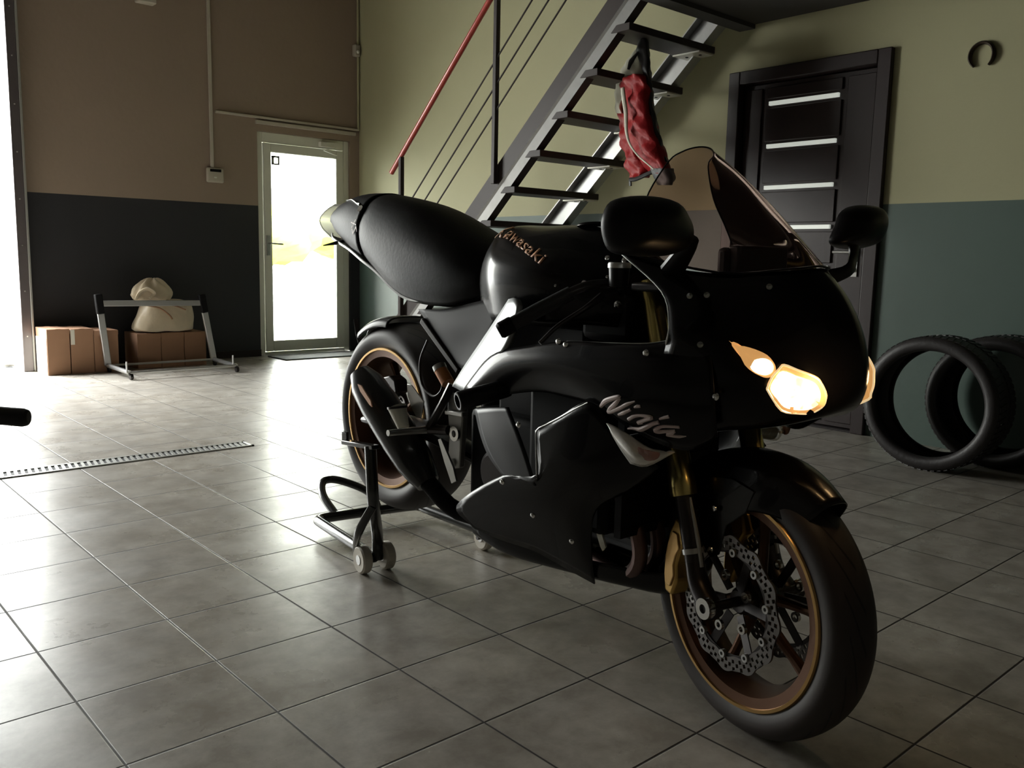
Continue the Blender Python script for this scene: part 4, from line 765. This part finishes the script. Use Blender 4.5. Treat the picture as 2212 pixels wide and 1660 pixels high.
    m = MB(); m.prism([(x,-s_*y,z) for x,y,z in [(-0.8395, -0.27, 0.5435), (-0.8266, -0.27, 0.5483), (-0.7703, -0.27, 0.4802), (-0.7551, -0.27, 0.4455), (-0.7757, -0.27, 0.4348), (-0.8084, -0.27, 0.4854)]], (0,-s_*.006,0)); m.build('brake_pedal', 'steel_brush', fpo)
    # frame slider
    a, b = (-0.6388, -0.355, 0.6826), (-0.601, -0.225, 0.7117)
    d = Vector((a[0]-b[0],a[1]-b[1],a[2]-b[2])); 
    if s_ > 0: d.y = -d.y; A_ = (b[0],-b[1],b[2])
    else: A_ = b
    m = MB(); ln = d.length; m.lathe([(0,0),(.022,0),(.0235,.01),(.0245,ln-.006),(.022,ln),(.017,ln),(.016,ln-.02),(0,ln-.02)], A_, d, 32); slp = m.build('frame_slider', 'satin_black', bk)
    m = MB(); m.lathe([(.017,-.001),(.0225,-.001),(.0235,-.004),(.0235,-.008)], Vector(A_)+d, d, 32, False); m.build('slider_ring', 'steel_grey', slp)
m = MB()
m.tube([(-1.0896, -0.24, 0.594), (-1.0545, -0.24, 0.5374)], [.028,.017], 20, 1); m.build('brake_fluid_cup', 'reservoir_white', bpy.data.objects['footpeg'])
m = MB(); m.tube([(-1.0818, -0.245, 0.5983), (-1.0805, -0.245, 0.5916)], [.030,.030], 20, 1); m.build('cup_lid', 'dark_metal', bpy.data.objects['footpeg'])
# shock, linkage, hoses
m = MB(); m.tube([(-.98,0,.78),(-.93,0,.52)], .032, 16, 1); m.build('rear_shock', 'dark_metal', bk)
m = MB(); m.tube([(-1.0687, -0.1, 0.6969), (-1.0301, -0.1, 0.6622)], [.02,.02], 16, 1); rs = m.build('shock_reservoir', 'orange_part', bk)
m = MB(); m.tube([(-1.0785, -0.1, 0.7098), (-1.0687, -0.1, 0.6969)], [.021,.021], 16, 1); m.build('reservoir_cap', 'alu', rs)
m = MB(); m.tube([(-1.1237, -0.11, 0.7833), (-1.1627, -0.11, 0.7159), (-1.1518, -0.11, 0.6454), (-1.0943, -0.11, 0.6155), (-1.0512, -0.11, 0.6367), (-1.0423, -0.11, 0.6726)], .004, 8, 5); m.tube([(-1.3485, -0.15, 0.6469), (-1.3065, -0.15, 0.6176), (-1.2518, -0.15, 0.598), (-1.2092, -0.15, 0.5949)], .004, 8, 5); m.build('hose', 'steel_brown', bk)
# rear caliper
m = MB(); m.prism([(-1.447, -0.09, 0.6266), (-1.3748, -0.09, 0.6443), (-1.3411, -0.09, 0.633), (-1.3298, -0.09, 0.5948), (-1.3689, -0.09, 0.5713), (-1.4148, -0.09, 0.5776), (-1.447, -0.09, 0.5953)], (0,.05,0)); m.build('rear_caliper', 'dark_metal', bk, bev=.005)
# rear hugger
rows = []
for i in range(7):
    a = math.radians(86+i*6.2); rr_ = .334; rows.append([RA+Vector((math.cos(a)*(rr_-d_), y, math.sin(a)*(rr_-d_))) for y, d_ in ((-.088,.03),(-.082,.012),(-.06,0),(0,-.004),(.06,0),(.082,.012),(.088,.03))])
m = MB(); m.grid(rows, 3, 3); m.build('rear_hugger', 'satin_black', bk, smooth=60, th=.004)
m = MB(); m.tube([(-1.7106, -0.02, 0.8058), (-1.6913, -0.02, 0.754), (-1.6656, -0.02, 0.7063)], [.008,.011,.010], 10, 3, flat=.6); m.tube([(-1.6656, -0.02, 0.7063), (-1.6336, -0.02, 0.7322), (-1.6083, -0.02, 0.7702), (-1.5711, -0.02, 0.7988)], [.006,.006,.01,.01], 8, 3); m.build('hugger_stay', 'steel_brown', bk)
# exhaust
ea, eb = Vector((-1.3103, -0.235, 0.6703)), Vector((-1.0066, -0.185, 0.3732))
d = (ea-eb); ln = d.length
m = MB(); m.lathe([(.0,0),(.035,0),(.045,.03),(.056,.08),(.060,.16),(.060,ln-.13),(.054,ln-.05),(.034,ln),(.024,ln+.004),(.022,ln-.02),(0,ln-.02)], eb, d, 40); ex = m.build('exhaust_muffler', 'carbon_exhaust', bk, smooth=40)
m = MB(); m.prism([(-1.2153, -0.3, 0.6517), (-1.1963, -0.3, 0.6499), (-1.1408, -0.3, 0.6115), (-1.1331, -0.3, 0.5933), (-1.1487, -0.3, 0.5993), (-1.1991, -0.3, 0.6314)], (0,.004,0)); m.build('muffler_badge', 'letter_orange', ex)
m = MB(); m.tube([eb+d*.02, eb-d.normalized()*.10+Vector((0,.05,-.01)), (-.70,-.06,.30), (-.50,-.03,.28)], .026, 14, 4); m.build('link_pipe', 'matte_black', ex)
# engine, radiator, headers
m = MB(); m.box((-.86,-.15,.32),(-.50,.15,.62)); m.box((-.60,-.16,.38),(-.32,.16,.80)); m.box((-.80,-.10,.60),(-.45,.10,.88)); eg = m.build('engine_block', 'matte_black', bk, bev=.02)
m = MB(); m.lathe([(0,.02),(.05,.02),(.062,.012),(.066,0)], (-.72,-.155,.46), (0,-1,0), 32); m.lathe([(0,.02),(.03,.02),(.04,.0)], (-.60,-.16,.42), (0,-1,0), 24); m.build('engine_cover', 'dark_metal', eg)
m = MB()
for k in range(12): m.box((-.275,-.17,.42+k*.03),(-.245,.17,.424+k*.03))
m.box((-.27,-.175,.40),(-.25,.175,.78)); m.build('radiator', 'matte_black', bk, bev=.0)
for k in range(4):
    y = -.105+.07*k; m = MB(); m.tube([(-.34,y,.50),(-.27,y,.42),(-.26,y*.9,.33),(-.34,y*.6,.265),(-.48,y*.3,.27)], .019, 12, 5); m.build('header_pipe', 'header_steel', bk)
m = MB(); m.prism([(-0.3574, -0.15, 0.3993), (-0.3438, -0.15, 0.4073), (-0.3184, -0.15, 0.3591), (-0.3284, -0.15, 0.3461), (-0.3367, -0.15, 0.3565)], (0,.005,0)); m.build('oil_cooler_bracket', 'reservoir_white', bk)
m = MB(); m.grid([[(.10,y*.6,.72),(.0,y*.8,.70),(-.12,y,.68),(-.25,y,.64)] for y in (-.19,-.1,0,.1,.19)], 2, 3); m.build('inner_panel', 'matte_black', bk, th=.004)
m = MB(); m.box((-.47,-.11,.84),(-.30,.11,.955)); m.build('air_box', 'matte_black', bk, bev=.02)
# cockpit
m = MB(); m.box((-.30,-.12,.965),(-.20,.12,.985)); m.box((-.06,-.09,1.0),(-.03,.09,1.07)); m.tube([(-.28,0,.99),(-.27,0,.84)], .04, 16, 1); m.build('triple_clamp', 'dark_metal', bk, bev=.006)
m = MB(); m.box((-.08,-.10,1.0),(-.05,.10,1.065)); dsh = m.build('instrument_panel', 'matte_black', bk, bev=.01)
for s_ in (-1,1):
    g = [(-0.4161, -0.37, 0.8891), (-0.37, -0.3, 0.9365), (-0.3326, -0.235, 0.9734), (-0.3081, -0.16, 0.9824)]
    g = [(x,-s_*y,z) for x,y,z in g]
    m = MB(); m.tube(g[1:], .011, 12, 4); hb_ = m.build('clip_on_bar', 'dark_metal', bk)
    m = MB(); m.tube([g[0], Vector(g[0])*.35+Vector(g[1])*.65, Vector(g[1])*.4+Vector(g[2])*.6], .0165, 16, 2); m.build('grip', 'rubber_black', hb_)
    m = MB(); gv = (Vector(g[0])-Vector(g[1])).normalized(); m.lathe([(0,0),(.018,0),(.019,.004),(.019,.03),(.015,.036),(0,.036)], g[0], gv, 20); m.build('bar_end', 'matte_black', hb_)
    lv = [(-0.37, -0.33, 0.8481), (-0.356, -0.29, 0.8857), (-0.3253, -0.24, 0.9245), (-0.321, -0.19, 0.9529)]
    m = MB(); m.tube([(x,-s_*y,z) for x,y,z in lv], [.005,.0055,.006,.009], 10, 5); m.build('brake_lever' if s_ < 0 else 'clutch_lever', 'dark_metal', hb_)
rv = (-0.2706, -0.19, 1.0211)
m = MB(); m.tube([rv, (rv[0],rv[1],rv[2]-.045)], [.024,.021], 20, 1); rr2 = m.build('front_brake_reservoir', 'satin_black', bk)
m = MB(); m.lathe([(0,.004),(.024,.004),(.026,0),(.026,-.008)], (rv[0],rv[1],rv[2]+.004), (0,0,1), 20); m.build('reservoir_lid', 'alu', rr2)
cb = [(-0.3482, -0.22, 0.9811, 0.007), (-0.3535, -0.22, 0.9674, 0.005), (-0.308, -0.19, 1.0388, 0.006), (-0.2825, -0.16, 1.0345, 0.008), (-0.2875, -0.16, 1.0222, 0.006), (-0.2999, -0.16, 0.9348, 0.009), (-0.2963, -0.2, 0.9971, 0.004), (-0.2913, -0.19, 0.9891, 0.003), (-0.5335, -0.19, 0.9748, 0.004), (-0.4754, -0.19, 0.9713, 0.004)]
for x, y, z, r_ in cb: m = MB(); m.lathe([(0,r_*.6),(r_*.8,r_*.4),(r_,0)], (x,y,z), (.3,-.7,.5), 12); m.build('cockpit_bolt', 'bolt_bright', bk)
# mirrors
def mirror(outl, x0, base, s_):
    c = Vector((x0, sum(p[1] for p in outl)/len(outl), sum(p[2] for p in outl)/len(outl)))
    rows = []
    for f_, dx in ((1.0,-.012),(1.02,.0),(.98,.018),(.84,.036),(.55,.05),(.2,.056)):
        rows.append([Vector((x0+dx, c.y+(p[1]-c.y)*f_, c.z+(p[2]-c.z)*f_)) for p in outl])
    m = MB(); m.grid(rows, 3, 3, True, True); mo = m.build('mirror', 'satin_black', bk, smooth=60)
    rows = [[Vector((x0-.013, c.y+(p[1]-c.y)*.93, c.z+(p[2]-c.z)*.93)) for p in outl],[Vector((x0-.016, c.y+(p[1]-c.y)*.92, c.z+(p[2]-c.z)*.92)) for p in outl]]
    m = MB(); m.grid(rows, 1, 3, True, True); m.build('mirror_glass', 'steel_brush', mo)
    m = MB(); m.tube(base, [.024,.016,.015,.026], 12, 5, flat=.5); m.build('mirror_stalk', 'satin_black', mo)
mirror([(-0.02, -0.4881, 1.0669), (-0.02, -0.4956, 1.0986), (-0.02, -0.482, 1.1296), (-0.02, -0.4496, 1.1436), (-0.02, -0.3884, 1.1489), (-0.02, -0.3299, 1.1432), (-0.02, -0.3003, 1.1226), (-0.02, -0.2788, 1.0906), (-0.02, -0.2902, 1.0597), (-0.02, -0.3427, 1.0439), (-0.02, -0.4193, 1.0424), (-0.02, -0.4681, 1.0471)], -.02, [(-0.0, -0.3551, 1.0708), (-0.0284, -0.27, 1.0752), (-0.0406, -0.235, 1.0727), (-.13,-.18,1.015)], -1)
mirror([(-0.05, 0.3028, 1.0885), (-0.05, 0.3226, 1.1237), (-0.05, 0.3391, 1.1546), (-0.05, 0.3849, 1.1743), (-0.05, 0.461, 1.1785), (-0.05, 0.4926, 1.1644), (-0.05, 0.4993, 1.1364), (-0.05, 0.4859, 1.1052), (-0.05, 0.4576, 1.084), (-0.05, 0.3888, 1.0733), (-0.05, 0.3356, 1.0753)], -.05, [(-0.03, 0.36, 1.0977), (-0.0184, 0.34, 1.0485), (-0.0054, 0.28, 1.0158), (-.07,.172,.985)], 1)
# headlights
def hl(outer, lat, s_, glow, name):
    pts = outer
    return pts
LO = [(0.1113, -0.1727, 0.7943), (0.1179, -0.1684, 0.818), (0.1275, -0.1601, 0.8346), (0.1336, -0.1548, 0.842), (0.1516, -0.138, 0.8332), (0.1727, -0.1134, 0.8214), (0.1801, -0.1015, 0.8108), (0.1862, -0.0913, 0.7911), (0.1847, -0.0865, 0.7743), (0.1792, -0.0888, 0.7611), (0.1498, -0.0792, 0.7441), (0.144, -0.1223, 0.7474), (0.1285, -0.1429, 0.7516), (0.1201, -0.1604, 0.7719)]
LW_ = [(0.0452, -0.2076, 0.882), (0.0643, -0.1991, 0.8743), (0.0873, -0.1861, 0.8669), (0.1062, -0.1749, 0.8574), (0.1176, -0.1678, 0.8447), (0.1215, -0.1659, 0.8317), (0.1153, -0.1709, 0.8206), (0.1049, -0.1796, 0.8191), (0.0925, -0.1897, 0.8264), (0.0789, -0.1985, 0.8399), (0.064, -0.2033, 0.8592)]
LI = [(0.1174, -0.1713, 0.795), (0.1241, -0.1682, 0.8161), (0.1338, -0.1599, 0.8308), (0.1524, -0.1412, 0.8228), (0.1722, -0.118, 0.8128), (0.1797, -0.1061, 0.8004), (0.1818, -0.0992, 0.7822), (0.1765, -0.0996, 0.7653), (0.1629, -0.1101, 0.7553), (0.1473, -0.1283, 0.7547), (0.1333, -0.145, 0.7597), (0.1255, -0.1598, 0.7762)]
LR = [(0.0868, -0.1962, 0.8387), (0.0917, -0.1909, 0.8497), (0.1037, -0.1816, 0.8539), (0.1147, -0.1731, 0.8492), (0.1207, -0.1702, 0.839), (0.1196, -0.1719, 0.8282), (0.1112, -0.1785, 0.8215), (0.0995, -0.1875, 0.8235), (0.0904, -0.1944, 0.8301)]
def fan(m, P, bulge=.0, rows=3):
    c = sum((Vector(p) for p in P), Vector())/len(P); nrm = (Vector(P[0])-c).cross(Vector(P[len(P)//3])-c).normalized()
    if nrm.x < 0: nrm = -nrm
    R_ = []
    for k in range(rows+1):
        f_ = 1-k/(rows+.3); R_.append([c+(Vector(p)-c)*f_+nrm*bulge*(1-f_*f_) for p in P])
    m.grid(R_, 1, 3, True, True)
for s_ in (1,-1):
    T_ = lambda P: [(x,s_*y,z) for x,y,z in P]
    m = MB(); fan(m, T_(LO), .004); fan(m, T_(LW_), .002); hd = m.build('headlight', 'lamp_warm', bk, smooth=50, th=.006)
    m = MB(); fan(m, T_(LI), .004); m.build('main_beam', 'lamp_core', hd, smooth=50)
    m = MB(); fan(m, T_(LR), .006); m.build('position_lamp', 'lamp_core', hd, smooth=50)
    m = MB(); P = T_(LO); m.tube(P+[P[0]], .0025, 6, 3); m.build('lamp_bezel', 'reflector', hd)
# light really shed by the lit lamp
for s_ in (-1,1):
    l = bpy.data.lights.new('headlight_glow', 'POINT'); l.energy = .35; l.color = (1,.62,.28); l.shadow_soft_size = .02
    o = bpy.data.objects.new('headlight_glow', l); C.objects.link(o); o.parent = bk; o.location = (.21,s_*.13,.80)
# indicator lens
IL = [[(-0.2426, -0.245, 0.6803), (-0.2117, -0.245, 0.6739), (-0.1751, -0.24, 0.6602)], [(-0.2127, -0.255, 0.6647), (-0.167, -0.26, 0.6529), (-0.1263, -0.235, 0.6421)], [(-0.1868, -0.252, 0.6353), (-0.1299, -0.262, 0.63), (-0.1027, -0.215, 0.6379)], [(-0.1713, -0.235, 0.6035), (-0.1269, -0.235, 0.6071), (-0.0883, -0.195, 0.6381)]]
for s_ in (1,-1):
    m = MB(); m.grid([[(x,s_*y,z) for x,y,z in r_] for r_ in IL], 4, 4); il = m.build('front_indicator', 'lens_clear', bk, smooth=60, th=.008)
    P = [(-0.1256, -0.268, 0.6502), (-0.1027, -0.262, 0.6448), (-0.0903, -0.24, 0.6414), (-0.0957, -0.24, 0.6266), (-0.1144, -0.25, 0.6204), (-0.1266, -0.26, 0.6303)]
    m = MB(); fan(m, [(x,s_*y,z) for x,y,z in P], .004); m.build('amber_bulb', 'lens_amber', il)
# lettering
def strokes(name, L, rad, mt, par):
    m = MB()
    for P, r_ in L: m.tube(P, [q_*1.15 for q_ in r_], 8, 4)
    return m.build(name, mt, par)
NJ = [([(-0.2548, -0.2485, 0.7153), (-0.2341, -0.2568, 0.7301), (-0.2123, -0.261, 0.7395), (-0.1903, -0.2623, 0.7462), (-0.1859, -0.2617, 0.7449)], [0.0035, 0.0055, 0.005, 0.0045, 0.003]), ([(-0.1867, -0.2617, 0.7448), (-0.2011, -0.2586, 0.7311), (-0.2218, -0.2516, 0.7166), (-0.2325, -0.2468, 0.7073)], [0.003, 0.005, 0.005, 0.004]), ([(-0.2325, -0.2468, 0.7073), (-0.2204, -0.2492, 0.7105), (-0.1945, -0.2546, 0.7208), (-0.1697, -0.2578, 0.7331), (-0.1487, -0.2571, 0.7419)], [0.005, 0.005, 0.0045, 0.004, 0.0015]), ([(-0.2011, -0.2484, 0.7053), (-0.1843, -0.2512, 0.7123), (-0.1619, -0.2536, 0.723)], [0.003, 0.0045, 0.003]), ([(-0.1523, -0.2541, 0.7286), (-0.1448, -0.254, 0.7317), (-0.1372, -0.2529, 0.733)], [0.002, 0.0035, 0.003]), ([(-0.1747, -0.2451, 0.6987), (-0.1604, -0.2474, 0.7071), (-0.1423, -0.2468, 0.7122), (-0.1225, -0.2431, 0.7124), (-0.1166, -0.241, 0.7107), (-0.1311, -0.2416, 0.7039), (-0.1512, -0.2411, 0.6947), (-0.1402, -0.2395, 0.6951)], [0.004, 0.004, 0.003, 0.004, 0.005, 0.004, 0.004, 0.002]), ([(-0.1007, -0.2345, 0.7031), (-0.1158, -0.2358, 0.6973), (-0.1341, -0.2354, 0.6872), (-0.1497, -0.2349, 0.68), (-0.1656, -0.2364, 0.6794), (-0.1832, -0.2381, 0.6761)], [0.004, 0.004, 0.005, 0.005, 0.003, 0.0015]), ([(-0.0976, -0.2368, 0.7103), (-0.0868, -0.2358, 0.7147), (-0.0752, -0.2341, 0.7187)], [0.002, 0.003, 0.0035]), ([(-0.0561, -0.2222, 0.6984), (-0.0732, -0.2261, 0.6972), (-0.0962, -0.2303, 0.694), (-0.1126, -0.2299, 0.6843), (-0.104, -0.2274, 0.6813), (-0.0843, -0.2244, 0.6854), (-0.0675, -0.2217, 0.6884)], [0.003, 0.003, 0.003, 0.005, 0.004, 0.003, 0.003]), ([(-0.069, -0.2216, 0.687), (-0.0787, -0.2219, 0.6807), (-0.0867, -0.2229, 0.6783), (-0.0737, -0.2188, 0.6765), (-0.06, -0.216, 0.6773), (-0.0456, -0.2125, 0.68)], [0.003, 0.004, 0.004, 0.003, 0.003, 0.001])]
strokes('lettering', NJ, 0, 'letter_silver', ufs[0])
from mathutils.bvhtree import BVHTree
def text_on(s, corners, mt, par, name, bold=.0):
    """text mesh mapped on a bilinear patch: corners = bottom-left, bottom-right, top-right, top-left"""
    cu = bpy.data.curves.new('t', 'FONT'); cu.body = s; cu.size = 1; cu.extrude = 0; cu.offset = bold; cu.shear = .15
    ob = bpy.data.objects.new('t', cu); C.objects.link(ob); bpy.context.view_layer.update()
    dg = bpy.context.evaluated_depsgraph_get(); me = bpy.data.meshes.new_from_object(ob.evaluated_get(dg))
    bpy.data.objects.remove(ob)
    xs = [v.co.x for v in me.vertices]; ys = [v.co.y for v in me.vertices]; a, b, c, d = (Vector(p) for p in corners)
    x0, x1, y0, y1 = min(xs), max(xs), min(ys), max(ys)
    bv = BVHTree.FromPolygons([p.co for p in par.data.vertices], [list(p.vertices) for p in par.data.polygons])
    for v in me.vertices:
        u = (v.co.x-x0)/(x1-x0); t_ = (v.co.y-y0)/(y1-y0); v.co = (a*(1-u)+b*u)*(1-t_)+(d*(1-u)+c*u)*t_
        h_ = bv.find_nearest(v.co); nn = h_[1]; nn = nn if nn.z-nn.y > 0 else -nn; v.co = h_[0]+nn*.0045
    me.materials.append(MT[mt]); me.name = name; o = bpy.data.objects.new(name, me); C.objects.link(o); o.parent = par
    k = o.modifiers.new('thickness', 'SOLIDIFY'); k.thickness = .001; return o
text_on('Kawasaki', [(-0.789, -0.0897, 1.0646), (-0.532, -0.1868, 1.0172), (-0.5289, -0.1677, 1.041), (-0.8031, -0.0559, 1.0906)], 'letter_orange', tk, 'lettering', .01)
text_on('ZX', [(-1.534, -0.1277, 1.0997), (-1.554, -0.123, 1.1456), (-1.5218, -0.124, 1.151), (-1.4947, -0.133, 1.1066)], 'letter_silver', tl, 'lettering')

# ---------------------------------------------------------------- handlebar of a second bike at the left edge
he = [0.38868166966747286, 1.7635823102889514, 0.7299362165252927]
dx = Vector([0.7471060608908339, -0.6643618826837283, 0.021350002742710664]); dx.z = 0; dx.normalize(); fy_ = Vector((-dx.y,dx.x,0))
ce = Vector(he)-dx*.46; 
r = root('parked_motorcycle', (ce.x,ce.y,0), 'black handlebar grip of another parked bike at the left edge', 'motorcycle')
E = lambda a, b, z: tuple(dx*a+fy_*b+Vector((0,0,z)))
zb = he[2]
m = MB(); m.tube([E(-.40,-.02,zb+.012),E(-.12,0,zb+.008),E(.12,0,zb+.008),E(.36,-.005,zb+.004)], .011, 12, 4); hb2 = m.build('handlebar', 'dark_metal', r)
for s_ in (-1,1):
    m = MB(); m.tube([E(s_*.33,0,zb+.004),E(s_*.40,-.005,zb+.002),E(s_*.465,-.01,zb-.001),E(s_*.476,-.01,zb-.001)], [.0165,.0168,.0168,.010], 20, 3); m.build('grip', 'rubber_black', hb2)
m = MB(); m.tube([E(0,.02,zb),E(0,-.12,zb-.35)], .028, 12, 1); m.build('steering_stem', 'dark_metal', r)
for s_ in (-1,1):
    m = MB(); m.tube([E(s_*.09,0,zb-.03),E(s_*.09,.16,.29)], .02, 12, 1); m.build('fork_leg', 'dark_metal', r)
m = MB(); m.lathe([(.22,-.04),(.27,-.05),(.288,-.03),(.293,0),(.288,.03),(.27,.05),(.22,.04)], E(0,.16,.293), dx, 64, True); m.lathe([(.0,-.02),(.2,-.01),(.225,-.035),(.225,.035),(.2,.01),(0,.02)], E(0,.16,.293), dx, 64); m.build('front_wheel', 'rubber_black', r)
